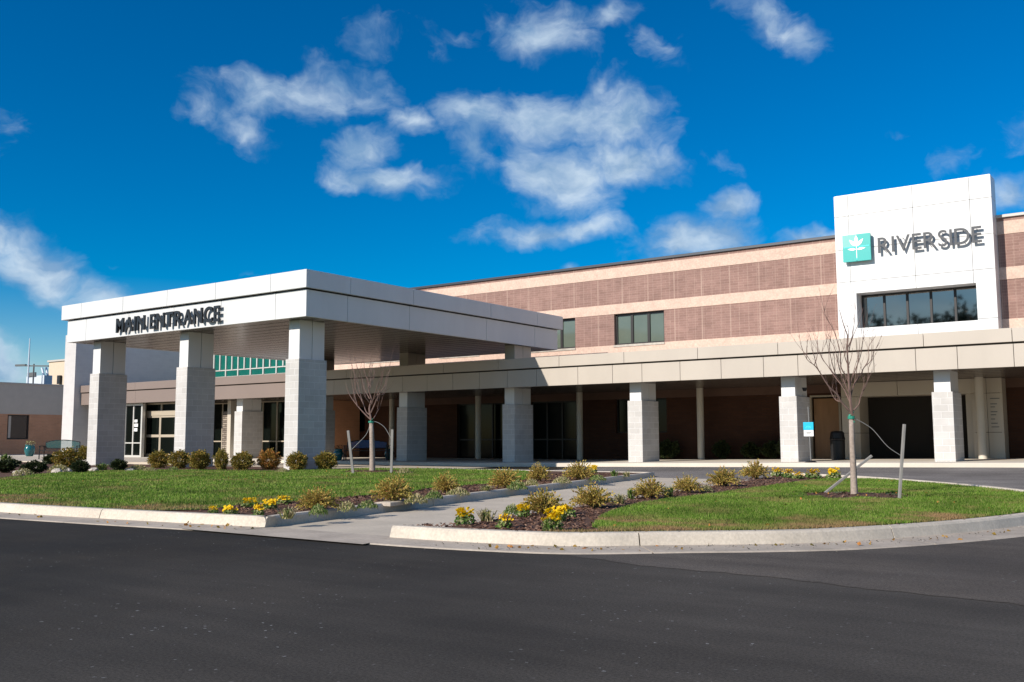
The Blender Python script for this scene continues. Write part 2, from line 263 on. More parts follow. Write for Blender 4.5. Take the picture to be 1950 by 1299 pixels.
M = dict(
 asphalt=mat_asphalt('asphalt', (.0235, .021, .018), (.031, .0262, .021), .12, fade=(.070, .0625, .055)),
 asphalt_old=mat_asphalt('worn_asphalt', (.070, .061, .054), (.082, .070, .060), .04),
 concrete=mat('concrete', (.50, .43, .345), .85, var=.12, vscale=1.2, var2=.08, v2scale=30, bump=.15, bscale=90),
 kerb=mat('kerb_concrete', (.53, .465, .385), .85, var=.16, vscale=1.4, var2=.14, v2scale=35, bump=.2, bscale=70),
 gutter=mat('gutter_concrete', (.40, .34, .28), .88, var=.2, vscale=1.6, var2=.12, v2scale=25, bump=.2, bscale=90),
 walk=mat('walk_concrete', (.62, .55, .46), .85, var=.1, vscale=.8, bump=.1),
 soil=mat('mulch', (.095, .045, .027), .95, var=.35, vscale=14, var2=.4, v2scale=60, bump=1.0, bscale=38),
 turf=mat('turf', (.085, .13, .03), .95, var=.3, vscale=3, var2=.3, v2scale=60, bump=.6, bscale=60),
 white=mat('white_panel', (.63, .63, .625), .38, spec=.5, var=.05, vscale=.6, var2=.015, v2scale=6, stretch=(1, 1, .3), bump=.05, bscale=1.3),
 white_cap=mat('white_column_panel', (.66, .66, .655), .4, spec=.5),
 cream=mat('cream_panel', (.45, .395, .335), .42, spec=.45, var=.07, vscale=.5, bump=.05, bscale=1.5, stretch=(1, 1, .4)),
 mauve=mat('mauve_panel', (.215, .165, .142), .45, spec=.4, var=.04, vscale=.4),
 tan=mat('tan_panel', (.50, .44, .36), .4, spec=.45, var=.05, vscale=.5),
 seam=mat('panel_seam', (.10, .09, .08), .9),
 peach=mat('peach_block', (.57, .415, .335), .9, var=.1, vscale=2.5, var2=.14, v2scale=14, bump=.35, bscale=25),
 soffit=mat('soffit_panel', (.13, .105, .09), .24, metal=.5, spec=.5, var=.05, vscale=1),  # base colour dropped to paint in deeper shade under the roofs
 coping=mat('roof_coping', (.045, .05, .06), .4, metal=.3),
 coping_pale=mat('pale_coping', (.5, .46, .42), .4),
 frame=mat('window_frame', (.028, .026, .026), .4, metal=.4),
 alum=mat('aluminium_frame', (.62, .60, .56), .35, metal=.3),
 tanframe=mat('tan_frame', (.40, .34, .26), .45),
 glass=mat('dark_glass', (.004, .006, .005), .08, spec=.12),
 glass_green=mat('blind_behind_glass', (.11, .135, .105), .12, spec=.9, var=.12, vscale=.7),
 glass_mirror=mat('mirror_glass', (.30, .265, .225), .03, metal=1.0),
 teal_glass=mat('teal_glass', (.004, .11, .085), .1, spec=.9, var=.15, vscale=.8),
 grey_stucco=mat('grey_stucco', (.56, .475, .40), .9, var=.05, vscale=2, bump=.1),
 pale_stucco=mat('pale_stucco', (.66, .64, .61), .9, var=.04, vscale=2, bump=.1),
 beige=mat('beige_wall', (.60, .48, .37), .9, var=.05),
 door_wood=mat('brown_door', (.30, .16, .075), .6, var=.12, vscale=2, stretch=(4, 4, .6)),
 letter=mat('black_letter', (.012, .014, .018), .4),
 steel=mat('brushed_letter', (.045, .05, .06), .5, metal=0),
 teal=mat('teal_panel', (.0, .36, .33), .35, spec=.5),
 teal_pale=mat('pale_teal_panel', (.13, .42, .39), .35, spec=.5),
 teal_line=mat('aqua_line', (.05, .60, .58), .35),
 whitepaint=mat('white_paint', (.85, .85, .84), .4),
 signblue=mat('sign_blue', (.0, .42, .62), .4),
 darkmetal=mat('dark_metal', (.022, .022, .024), .45, metal=.3),
 greymetal=mat('grey_metal', (.16, .16, .16), .45, metal=.5),
 post=mat('post_paint', (.58, .53, .45), .5, var=.05, vscale=2),
 benchteal=mat('teal_mesh_metal', (.008, .10, .10), .4, metal=.2),
 benchblue=mat('blue_mesh_metal', (.01, .09, .26), .35, metal=.2),
 pot=mat('teal_glaze', (.008, .11, .125), .15, spec=.7, var=.2, vscale=6),
 interior=mat('dark_interior', (.02, .016, .013), .9),
 bark=mat('young_bark', (.30, .24, .20), .85, var=.25, vscale=22, bump=.5, bscale=40),
 twig=mat('red_twig', (.16, .10, .085), .8, var=.25, vscale=10),
 stake=mat('weathered_stake', (.25, .235, .22), .85, var=.2, vscale=12, stretch=(1, 1, .2)),
 strap=mat('green_tie', (.02, .22, .15), .6),
 wire=mat('guy_wire', (.30, .29, .28), .5, metal=.3),
 stone=mat('pale_stone', (.42, .38, .33), .9, var=.25, vscale=6, bump=.6, bscale=14),
 stackstone=brickmat('stacked_stone', (.36, .30, .24), (.14, .11, .09), (.05, .04, .035), .34, .1, .012, bump=1.0),
 brick=brickmat('brown_split_block', (.278, .172, .145), (.235, .143, .120), (.345, .232, .198), .4, .1, .006, var=.17, vlines=(1.22, .045, (.46, .335, .275))),
 brick_shaded=brickmat('shaded_brick', (.075, .033, .02), (.06, .027, .018), (.05, .031, .023), .4, .1, .008, var=.12),  # brown brick with the walkway recess's shade darkened into its colour
 brick_peach=brickmat('peach_brick', (.60, .30, .175), (.54, .27, .155), (.58, .34, .23), .4, .1, .006, var=.08),
 cmu=brickmat('white_block', (.535, .515, .495), (.475, .455, .435), (.60, .585, .57), .4, .2, .011, var=.09, bump=.5),
 cmu_lilac=brickmat('grey_block', (.54, .52, .51), (.51, .49, .485), (.56, .54, .53), .4, .2, .006, var=.04, bump=.15),
 grass=mat_grass(),
 leaf_gold=mat_leaf('golden_spirea_leaf', [(.16, .16, .03), (.32, .28, .05), (.52, .42, .10), (.60, .42, .11), (.50, .26, .09)], trans=.3),
 leaf_rust=mat_leaf('rusty_shrub_leaf', [(.10, .10, .02), (.26, .17, .03), (.44, .22, .05), (.46, .17, .05)], trans=.2),
 leaf_bronze=mat_leaf('bronze_shrub_leaf', [(.06, .075, .015), (.17, .16, .03), (.33, .25, .05), (.40, .22, .05)], trans=.2),
 leaf_dark=mat_leaf('dark_shrub_leaf', [(.014, .022, .008), (.03, .045, .014), (.055, .07, .02)], trans=.1),
 leaf_green=mat_leaf('fresh_leaf', [(.05, .11, .02), (.10, .19, .035), (.24, .28, .09), (.36, .33, .17)], trans=.25),
 leaf_straw=mat_leaf('straw_leaf', [(.12, .17, .04), (.28, .28, .10), (.45, .38, .20), (.5, .42, .26)], trans=.2),
 petal=mat_leaf('yellow_petal', [(.85, .50, .0), (.92, .62, .01), (.95, .72, .03)], trans=.3),
 petal_eye=mat('petal_eye', (.10, .03, .01), .7),
 chips=mat_leaf('bark_chips', [(.035, .017, .010), (.085, .040, .025), (.15, .075, .046), (.26, .16, .11)]),
 orange=mat('orange_flag', (.85, .12, .05), .6),
 pebble=mat_leaf('loose_grit', [(.02, .018, .016), (.16, .14, .12), (.4, .38, .35)]),
 banner=mat('pale_paper', (.8, .8, .78), .6),
 leafbase=mat('leaf_stem', (.12, .085, .04), .9),
)

# ------------------------------------------------------------------ mesh helpers
class MB:
    def __init__(s): s.v = []; s.f = []; s.mi = []
    def add(s, vs, fs, mi=0):
        o = len(s.v); s.v += [tuple(v) for v in vs]; s.f += [tuple(i+o for i in f) for f in fs]; s.mi += [mi]*len(fs); return s
    def box(s, x0, x1, y0, y1, z0, z1, mi=0):
        return s.add([(x0,y0,z0),(x1,y0,z0),(x1,y1,z0),(x0,y1,z0),(x0,y0,z1),(x1,y0,z1),(x1,y1,z1),(x0,y1,z1)],
                     [(0,3,2,1),(4,5,6,7),(0,1,5,4),(1,2,6,5),(2,3,7,6),(3,0,4,7)], mi)
    def bar(s, a, b, w, h=None, mi=0):
        a, b = Vector(a), Vector(b); d = (b-a).normalized(); h = h or w
        n = d.cross(Vector((0,0,1)));  n = n.normalized() if n.length > 1e-4 else Vector((1,0,0)); k = n.cross(d)
        vs = [p + n*(sx*w/2) + k*(sy*h/2) for p in (a, b) for sx, sy in ((-1,-1),(1,-1),(1,1),(-1,1))]
        return s.add(vs, [(0,1,2,3),(7,6,5,4),(0,4,5,1),(1,5,6,2),(2,6,7,3),(3,7,4,0)], mi)
    def tube(s, pts, rad, n=8, cap=True, mi=0):
        pts = [Vector(p) for p in pts]; rings = []
        if isinstance(rad, (int, float)): rad = [rad]*len(pts)
        for i, p in enumerate(pts):
            d = (pts[min(i+1, len(pts)-1)] - pts[max(i-1, 0)]).normalized()
            a = d.cross(Vector((.31, .93, .17))).normalized(); b = d.cross(a)
            rings.append([p + (a*math.cos(t)+b*math.sin(t))*rad[i] for t in (2*math.pi*j/n for j in range(n))])
        vs = [v for r_ in rings for v in r_]; fs = []
        for i in range(len(pts)-1):
            for j in range(n): fs.append((i*n+j, i*n+(j+1) % n, (i+1)*n+(j+1) % n, (i+1)*n+j))
        if cap: fs += [tuple(range(n))[::-1], tuple((len(pts)-1)*n+j for j in range(n))]
        return s.add(vs, fs, mi)
    def lathe(s, prof, cx=0, cy=0, n=20, mi=0):
        vs = [(cx+r_*math.cos(2*math.pi*j/n), cy+r_*math.sin(2*math.pi*j/n), z) for r_, z in prof for j in range(n)]
        fs = [(i*n+j, i*n+(j+1) % n, (i+1)*n+(j+1) % n, (i+1)*n+j) for i in range(len(prof)-1) for j in range(n)]
        return s.add(vs, fs, mi)
    def poly(s, pts, z=None, mi=0):
        vs = [Vector(p) if len(p) == 3 else Vector((p[0], p[1], z)) for p in pts]
        tr = tessellate_polygon([vs]); fs = []
        for t in tr:
            a, b, c = (vs[i] for i in t); nz_ = (b-a).cross(c-a).z
            fs.append(tuple(t) if nz_ > 0 else (t[0], t[2], t[1]))
        return s.add(vs, fs, mi)
    def prism(s, pts, z0, z1, mi=0):
        n = len(pts); a = sum(pts[i][0]*pts[(i+1) % n][1]-pts[(i+1) % n][0]*pts[i][1] for i in range(n))
        if a < 0: pts = pts[::-1]
        s.poly([(p[0], p[1], z1) for p in pts], mi=mi)
        vs = [(p[0], p[1], z) for z in (z0, z1) for p in pts]
        return s.add(vs, [(i, (i+1) % n, n+(i+1) % n, n+i) for i in range(n)], mi)
    def build(s, name, mats, parent=None, bevel=0, smooth=False, loc=None):
        me = bpy.data.meshes.new(name)
        off = Vector((0, 0, 0)); root = parent
        while root is not None and root.parent is not None: root = root.parent
        if root is not None: off = root.location.copy()
        elif loc is not None: off = Vector(loc)
        me.from_pydata([(x-off.x, y-off.y, z-off.z) for x, y, z in s.v], [], s.f); me.update()
        for mm in (mats if isinstance(mats, (list, tuple)) else [mats]): me.materials.append(mm)
        if any(s.mi): me.polygons.foreach_set('material_index', s.mi)
        if smooth: me.polygons.foreach_set('use_smooth', [True]*len(me.polygons))
        o = bpy.data.objects.new(name, me); S.collection.objects.link(o)
        if parent is not None: o.parent = parent
        elif loc is not None: o.location = loc
        if bevel:
            md = o.modifiers.new('edge', 'BEVEL'); md.width = bevel; md.segments = 2; md.limit_method = 'ANGLE'
        return o
def tag(o, label=None, cat=None, group=None, kind=None):
    if label: o['label'] = label
    if cat: o['category'] = cat
    if group: o['group'] = group
    if kind: o['kind'] = kind
    return o
def empty(name, loc, label, cat, group=None):
    o = bpy.data.objects.new(name, None); S.collection.objects.link(o); o.location = loc; o.empty_display_size = .3
    return tag(o, label, cat, group)
def struct(o): o['kind'] = 'structure'; return o
def copy_tree(o, parent=None):
    c = o.copy(); S.collection.objects.link(c); c.parent = parent
    for ch in list(o.children): copy_tree(ch, c)
    return c
def seamed(mb, plane, a0, a1, z0, z1, pos, thick, seams, gap=.014, zseams=(), mi=0):
    """row of panels with open joints. plane 'y': faces -Y at y=pos, runs over x; plane 'x': faces +X at x=pos, runs over y"""
    cuts = [a0]+sorted(q for q in seams if a0+.05 < q < a1-.05)+[a1]
    zc = [z0]+sorted(q for q in zseams if z0 < q < z1)+[z1]
    for i in range(len(cuts)-1):
        for j in range(len(zc)-1):
            l = cuts[i]+(gap/2 if i else 0); r_ = cuts[i+1]-(gap/2 if i < len(cuts)-2 else 0)
            b = zc[j]+(gap/2 if j else 0); t_ = zc[j+1]-(gap/2 if j < len(zc)-2 else 0)
            if plane == 'y': mb.box(l, r_, pos, pos+thick, b, t_, mi)
            else: mb.box(pos-thick, pos, l, r_, b, t_, mi)
    return mb

# floor level of the covered walk: level on the left, rising slightly to the right
def FL(x): return .13 + max(0, (x+22))*.0125
def smooth01(t): t = min(1, max(0, t)); return t
def road(x, y): return (FL(x)-.13)*smooth01((y-22.5)/6.5)

# ------------------------------------------------------------------ ground
mb = MB(); xs = [-60+2*i for i in range(19)]+[-22+1*i for i in range(0, 46)]; xs = sorted(set(xs)); ys = [-12+2*i for i in range(17)]+[22.5+.8125*i for i in range(9)]; ys = sorted(set([y for y in ys if y <= 29.0]+[29.0]))
vs = [(x, y, road(x, y)) for y in ys for x in xs]; nx = len(xs)
mb.add(vs, [(j*nx+i, j*nx+i+1, (j+1)*nx+i+1, (j+1)*nx+i) for j in range(len(ys)-1) for i in range(nx-1)])
struct(mb.build('road', M['asphalt'], smooth=False))
mb = MB()
mb.poly([(-900,-900),(900,-900),(900,1500),(-900,1500)], -.06)
struct(mb.build('ground', mat('far_ground', (.10, .11, .05), .95, var=.3, vscale=.05)))

def px_poly(lst, z): return [tuple(gz(x, y, z)[:2]) for x, y in lst]
# worn asphalt wedge in front of the right island
_o = px_poly([(1035,1052),(1243,1080),(1487,1101),(1633,1120),(1925,1150),(2300,1200)], 0); _o2 = []
for a, b in zip(_o[:-1], _o[1:]):
    for i in range(14):
        t = i/14; q = (a[0]+(b[0]-a[0])*t, a[1]+(b[1]-a[1])*t); _o2.append((q[0], q[1]+.05*noise.noise(Vector((q[0]*5, 0, 0)))+.05*noise.noise(Vector((q[0]*17, 4, 0)))))
old = _o2+[_o[-1]] + [(6, 9), (6, 22), (1.2, 22)] + px_poly([(1950,975),(1733,1010),(1300,1035)], 0)
struct(MB().poly(old, .003).build('worn_road', M['asphalt_old']))
# back drive: worn asphalt in front of the colonnade
mb = MB(); xs2 = [-17+i*1.0 for i in range(0, 31)]; ys2 = [22.5+.8125*i for i in range(9)]
ys2 = [17, 19.75]+ys2; ys2[-1] = 28.98
vs = [(x, y, road(x, y)+.005) for y in ys2 for x in xs2]; nx = len(xs2)
mb.add(vs, [(j*nx+i, j*nx+i+1, (j+1)*nx+i+1, (j+1)*nx+i) for j in range(len(ys2)-1) for i in range(nx-1)])
struct(mb.build('drive', mat_asphalt('drive_asphalt', (.15, .137, .130), (.165, .150, .142), .02)))
# concrete drive under the entrance canopy
struct(MB().poly([(-60, 21.5), (-17.2, 21.5), (-15.5, 29.0), (-60, 29.0)], .009).build('entrance_drive', M['concrete']))
# path between the islands
path = [(-9.6, 7.3), (-6.6, 7.2), (-6.2, 8.2), (-7.8, 16), (-8.4, 23.9), (-12.6, 24.3), (-11.9, 23.0), (-9.2, 8.2)]
struct(MB().poly(path, .013).build('path', M['concrete']))

# kerbs: ribbons with joints
def resample(pts, step):
    out_ = [Vector(pts[0])]
    for a, b in zip(pts[:-1], pts[1:]):
        a, b = Vector(a), Vector(b); n = max(1, int((b-a).length/step))
        for i in range(1, n+1): out_.append(a+(b-a)*(i/n))
    return out_
def catmull(pts, n=8):
    P = [Vector(p) for p in pts]; P = [P[0]*2-P[1]]+P+[P[-1]*2-P[-2]]; o = []
    for i in range(1, len(P)-2):
        for j in range(n):
            t = j/n; a, b, c, d = P[i-1:i+3]
            o.append(.5*((2*b)+(c-a)*t+(2*a-5*b+4*c-d)*t*t+(3*b-a-3*c+d)*t**3))
    o.append(P[-2]); return o
def kerb(mb, line, side, h=.14, w=.16, z0=0.0, joints=(), seg=3.0, slant=.035, gut=0.0, gmb=None):
    """line: outer foot of the kerb; side=+1: kerb body lies to the left of travel"""
    L = [Vector((p[0], p[1], 0)) for p in line]; n = len(L); acc_ = 0; nrm = []
    for i in range(n):
        d = (L[min(i+1, n-1)]-L[max(i-1, 0)]).normalized(); nrm.append(Vector((-d.y, d.x, 0))*side)
    prof = [(0, z0-.03), (0, z0+.012), (slant, z0+h-.022), (slant+.022, z0+h), (slant+w-.02, z0+h), (slant+w, z0+h-.02), (slant+w, z0-.03)]
    def sweep(pr, m_, i0, i1, trim0, trim1, flip):
        rings = []
        for i in range(i0, i1+1):
            p = L[i].copy()
            if i == i0 and trim0: p += (L[i+1]-L[i]).normalized()*trim0
            if i == i1 and trim1: p -= (L[i]-L[i-1]).normalized()*trim1
            rings.append([p+nrm[i]*a+Vector((0, 0, z)) for a, z in pr])
        k = len(pr); vs_ = [v for r_ in rings for v in r_]; fs = []
        for i in range(len(rings)-1):
            for j in range(k-1):
                q = (i*k+j, i*k+j+1, (i+1)*k+j+1, (i+1)*k+j); fs.append(q if flip else q[::-1])
        e0 = tuple(range(k)); e1 = tuple((len(rings)-1)*k+j for j in range(k)); fs += [e0[::-1] if not flip else e0, e1 if not flip else e1[::-1]]
        m_.add(vs_, fs)
    i0 = 0; s_ = 0.0
    for i in range(1, n):
        s_ += (L[i]-L[i-1]).length
        if (s_ >= seg and i < n-2) or i == n-1:
            sweep(prof, mb, i0, i, .007 if i0 else 0, .007 if i < n-1 else 0, side > 0)
            if gmb is not None:
                g = [(-gut, z0+.004), (-gut+.02, z0+.016), (.004, z0+.022), (.03, z0+.0)]
                sweep(g, gmb, i0, i, .006 if i0 else 0, .006 if i < n-1 else 0, side > 0)
            i0 = i; s_ = 0
kb, gt = MB(), MB()
# left island: front kerb (bulging slightly) then the straight kerb along the path
front_l = catmull([(-40, 8.9), (-30, 8.0), (-22, 7.35), (-17, 7.12), (-14.1, 7.1), (-11.5, 7.3), (-9.75, 7.52), (-9.02, 7.62)], 6)
kerb(kb, front_l, 1, gut=.52, gmb=gt, seg=3.05)
side_l = [(-9.02, 7.64)] + [tuple(Vector((-9.02, 7.64)).lerp(Vector((-11.95, 23.3)), t/8)) for t in range(1, 9)]
kerb(kb, side_l, 1, seg=3.2, slant=.01, w=.14)
kerb(kb, [(-11.97, 23.32), (-13.5, 23.3), (-15.8, 23.22), (-18.8, 23.3)], 1, slant=.01, seg=3)
# right island: front kerb sweeping round to the right, thin kerb at the back
fr = [(-7.0, 7.58), (-6.2, 7.63), (-5.4, 7.78), (-4.9, 7.97), (-4.15, 8.6), (-3.6, 9.05), (-3.08, 9.6), (-2.5, 10.6), (-2.0, 11.8), (-1.6, 13.2), (-1.35, 14.6), (-1.5, 16.2), (-2.3, 17.9), (-3.4, 19.5), (-4.9, 21.2), (-6.26, 22.5), (-7.6, 23.35), (-8.8, 23.7)]
front_r = catmull(fr, 5)
_sp = next(i for i, p in enumerate(front_r) if p.y > 14.0)
kerb(kb, front_r[:_sp+1], 1, gut=.5, gmb=gt, seg=2.6)
kerb(kb, front_r[_sp:], 1, h=.178, w=.13, gut=.3, gmb=gt, seg=3.0)
struct(kb.build('kerb', M['kerb'])); struct(gt.build('gutter', M['gutter']))
# apron between the two front kerbs, level with the gutters
struct(MB().poly([(-9.75, 7.0), (-6.8, 6.98), (-6.95, 7.7), (-9.1, 7.72)], .017).build('apron', M['gutter']))

LZ = .137
isl_l = [(p.x, p.y) for p in front_l[6:]]; isl_l = [(x, y+.1) for x, y in isl_l]
isl_l = isl_l[:-1] + [(-9.12, 7.74), (-12.05, 23.2), (-13.5, 23.2), (-15.8, 23.12), (-18.8, 23.2), (-22.5, 21.6), (-40, 21.6), (-44, 20)]
struct(MB().poly(isl_l, .125).build('planting_bed', M['soil']))
isl_r = [(p.x, p.y) for p in front_r]
cen = Vector((-4.8, 15)); isl_r = [tuple(Vector(p)+(cen-Vector(p)).normalized()*.12) for p in isl_r]
bedr = [(x, y, .125) for x, y in isl_r]+[(-8.6, 22.9, .03), (-8.0, 16, .03), (-7.15, 11.5, .03), (-6.75, 8.6, .03)]
struct(MB().poly(bedr).build('planting_bed', M['soil']))

def inner(line, d):
    o = []
    for i in range(len(line)):
        t = (Vector(line[min(i+1, len(line)-1)])-Vector(line[max(i-1, 0)])).normalized(); o.append((line[i][0]-t.y*d, line[i][1]+t.x*d))
    return o
ILL = inner([tuple(p) for p in front_l], .215); ILR = inner([tuple(p) for p in front_r], .215)
lawn_l = [p for p in ILL if p[0] < -11.0] + px_poly([(396,970),(453,962),(555,955),(645,948),(704,943),(791,935),(818,929),(935,921),(1000,914),(1018,903),(1000,897),(850,893),(700,892),(619,894),(537,897),(350,895),(231,896),(115,900),(0,911),(-200,935)], LZ)
lawn_r = px_poly([(1150,1011),(1128,1003),(1140,988),(1165,975),(1211,962),(1270,952),(1350,943),(1467,926),(1567,913),(1643,912)], LZ) + [p for p in reversed(ILR) if p[0] > -5.2 or p[1] < 9][:0] + [p for p in reversed(ILR) if (p[1] > 8.0 and p[0] > -5.8) or (p[0] > -4.95 and p[1] < 12)]
struct(MB().poly(lawn_l, LZ).build('lawn', M['turf'])); struct(MB().poly(lawn_r, LZ).build('lawn', M['turf']))

def inside(pts, X, Y):
    c = np.zeros(X.shape, bool); n = len(pts)
    for i in range(n):
        x1, y1 = pts[i]; x2, y2 = pts[(i+1) % n]
        cond = ((y1 > Y) != (y2 > Y)) & (X < (x2-x1)*(Y-y1)/(y2-y1+1e-12)+x1); c ^= cond
    return c
def edge_dist(line, X, Y):
    d = np.full(X.shape, 1e9)
    for (x1, y1), (x2, y2) in zip(line[:-1], line[1:]):
        dx, dy = x2-x1, y2-y1; t = np.clip(((X-x1)*dx+(Y-y1)*dy)/(dx*dx+dy*dy+1e-12), 0, 1)
        d = np.minimum(d, np.hypot(X-x1-t*dx, Y-y1-t*dy))
    return d
def blades(name, poly, z, count, label, dryline, seed, h=(.022, .05), bald=()):
    g = np.random.default_rng(seed); P = np.array(poly); lo, hi = P.min(0), P.max(0)
    X = g.uniform(lo[0], hi[0], count*6); Y = g.uniform(lo[1], hi[1], count*6)
    keep = inside(poly, X, Y); X, Y = X[keep], Y[keep]
    # thin out with distance, the near grass shows single blades
    d = np.hypot(X, Y); pr = np.clip((9.0/d)**1.6, .12, 1); k = g.random(len(X)) < pr; X, Y, d = X[k], Y[k], d[k]
    fwx, fwy = -math.sin(YAW), math.cos(YAW); cx_ = (X*math.cos(YAW)+Y*math.sin(YAW))/(X*fwx+Y*fwy+1e-6); k = np.abs(cx_) < .62; X, Y, d = X[k], Y[k], d[k]
    for bx, by, br in bald:
        k = (np.hypot((X-bx), (Y-by)*1.0) > br*(1+.25*np.sin(7*np.arctan2(Y-by, X-bx)))); X, Y, d = X[k], Y[k], d[k]
    if len(X) > count: X, Y, d = X[:count], Y[:count], d[:count]
    n = len(X)
    nzv = np.array([noise.noise(Vector((x*.9, y*.9, 3.1))) + .5*noise.noise(Vector((x*3, y*3, 8.1))) for x, y in zip(X, Y)])
    ed = edge_dist(dryline, X, Y)
    dry = np.clip((.70+nzv*1.7-ed*.85)*1.1, 0, 1)*.9 + np.clip((nzv-.15)*1.1, 0, .5)
    dry = np.where(g.random(n) < .08, np.maximum(dry, .6), dry); dry = np.clip(dry*(.7+.6*g.random(n)), 0, 1)
    H = g.uniform(h[0], h[1], n)*(1-.45*dry)*(1+.35*np.clip(nzv, -1, 1)); wd = g.uniform(.0035, .006, n)*np.clip(d/9, 1, 2.6)
    a = g.uniform(0, 2*np.pi, n); ln = g.uniform(.1, .8, n)*H; b = g.uniform(0, 2*np.pi, n)
    ca, sa = np.cos(a)*wd, np.sin(a)*wd
    V = np.empty((n, 3, 3)); V[:, 0] = np.stack([X-ca, Y-sa, np.full(n, z-.004)], 1); V[:, 1] = np.stack([X+ca, Y+sa, np.full(n, z-.004)], 1)
    V[:, 2] = np.stack([X+np.cos(b)*ln, Y+np.sin(b)*ln, z+H], 1)
    me = bpy.data.meshes.new(name); me.vertices.add(3*n); me.vertices.foreach_set('co', V.ravel())
    me.loops.add(3*n); me.loops.foreach_set('vertex_index', np.arange(3*n, dtype=np.int32)); me.polygons.add(n)
    me.polygons.foreach_set('loop_start', np.arange(0, 3*n, 3, dtype=np.int32)); me.update(calc_edges=True)
    at = me.attributes.new('dry', 'FLOAT', 'POINT'); at.data.foreach_set('value', np.repeat(dry, 3).astype(np.float32))
    me.materials.append(M['grass']); o = bpy.data.objects.new(name, me); S.collection.objects.link(o)
    return tag(o, label, 'grass', kind='stuff')
t1, t2 = gz(709, 898, LZ), gz(1627, 944, LZ)
dl = [p for p in ILL if p[0] < -10.5]
dr = [p for p in ILR if p[0] > -5.2 and p[1] < 12.5]
blades('grass', lawn_l, LZ, 230000, 'green lawn grass with a dry brown edge on the left island', dl, 1, bald=[(t1.x, t1.y, .95)])
blades('grass', lawn_r, LZ, 170000, 'green lawn grass with brown patches on the right island', dr, 2, bald=[(t2.x, t2.y, .95)])

def scatter(name, poly, z, n, size, mat_, label, cat, seed, excl=None, zf=None, flat=.6):
    g = random.Random(seed); P = np.array(poly); lo, hi = P.min(0), P.max(0); mb_ = MB(); c = 0; tries = 0
    while c < n and tries < n*30:
        tries += 1
        x, y = g.uniform(lo[0], hi[0]), g.uniform(lo[1], hi[1])
        if not inside(poly, np.array([x]), np.array([y]))[0]: continue
        if excl and inside(excl, np.array([x]), np.array([y]))[0]: continue
        if g.random() > min(1, (9/math.hypot(x, y))**1.3): continue
        s_ = g.uniform(*size); a = g.uniform(0, 6.3); ti = g.uniform(-flat, flat); zz = z if zf is None else zf(x, y)
        u = Vector((math.cos(a), math.sin(a), ti)).normalized()*s_; v = Vector((-math.sin(a), math.cos(a), g.uniform(-flat, flat)*.6)).normalized()*s_*g.uniform(.25, .5)
        p = Vector((x, y, zz+.01)); w = Vector((0, 0, .35*s_))
        mb_.add([p-u-v, p+u-v*.6, p+u*.8+v, p-u*.9+v*.8, p+w], [(0,1,4),(1,2,4),(2,3,4),(3,0,4)]); c += 1
    return tag(mb_.build(name, mat_), label, cat, kind='stuff')
bl = px_poly([(372,973),(396,971),(453,963),(555,955),(645,948),(704,943),(791,935),(818,929),(935,921),(1000,914),(1040,903),(1190,902),(850,945),(530,980)], .13)
scatter('bark_mulch', bl, .13, 3500, (.012, .035), M['chips'], 'dark brown bark mulch in the bed beside the long straight kerb', 'mulch', 5)
br_ = [(p[0], p[1]) for p in bedr]
def zr(x, y): return .03+.1*min(1, max(0, (x+8.0+(y-8)*.08)/1.2)) if y < 30 else .13
scatter('bark_mulch', br_, .13, 4500, (.012, .035), M['chips'], 'dark brown bark mulch in the bed of the right island', 'mulch', 6, excl=lawn_r, zf=lambda x, y: .12)
for (tp, nm, sd) in ((t1, 'ring of bark mulch round the bare tree nearest the canopy', 8), (t2, 'ring of bark mulch round the bare tree on the right island', 9)):
    ring = [(tp.x+math.cos(a)*(.80+.10*math.sin(5*a)), tp.y+math.sin(a)*(.80+.10*math.sin(5*a))) for a in (2*math.pi*i/24 for i in range(24))]
    mb = MB(); n = len(ring); mb.add([(tp.x, tp.y, LZ+.03)]+[(x, y, LZ+.003) for x, y in ring], [(0, 1+i, 1+(i+1) % n) for i in range(n)])
    g = random.Random(sd)
    for _ in range(260):
        a, q = g.uniform(0, 6.3), g.random()**.5*.82; p = Vector((tp.x+math.cos(a)*q, tp.y+math.sin(a)*q, LZ+.012+.03*(1-q))); s_ = g.uniform(.012, .03)
        u = Vector((g.uniform(-1, 1), g.uniform(-1, 1), g.uniform(-.5, .5))).normalized()*s_; v = Vector((-u.y, u.x, 0))*.5
        mb.add([p-u-v, p+u-v, p+u+v, p-u+v], [(0, 1, 2, 3)], 1)
    tag(mb.build('tree_mulch', [M['soil'], M['chips']]), nm, 'mulch', kind='stuff')

# loose grit along the gutter and on the road
mbp = MB(); g = random.Random(3)
for i in range(420):
    j = g.randrange(4, len(front_r)-30); p = front_r[j].lerp(front_r[j+1], g.random()); d = abs(g.gauss(0, .28))+.02
    nrm_ = (Vector(p)-cen).normalized(); q = Vector((p.x, p.y))+nrm_*d; s_ = g.uniform(.003, .010)
    z = .022 if d < .5 else .006
    mbp.add([(q.x-s_, q.y, z), (q.x, q.y-s_, z), (q.x+s_, q.y, z), (q.x, q.y+s_, z), (q.x, q.y, z+s_)], [(0,1,4),(1,2,4),(2,3,4),(3,0,4)])
tag(mbp.build('grit', M['pebble']), 'loose grit lying along the gutter of the right island', 'grit', kind='stuff')

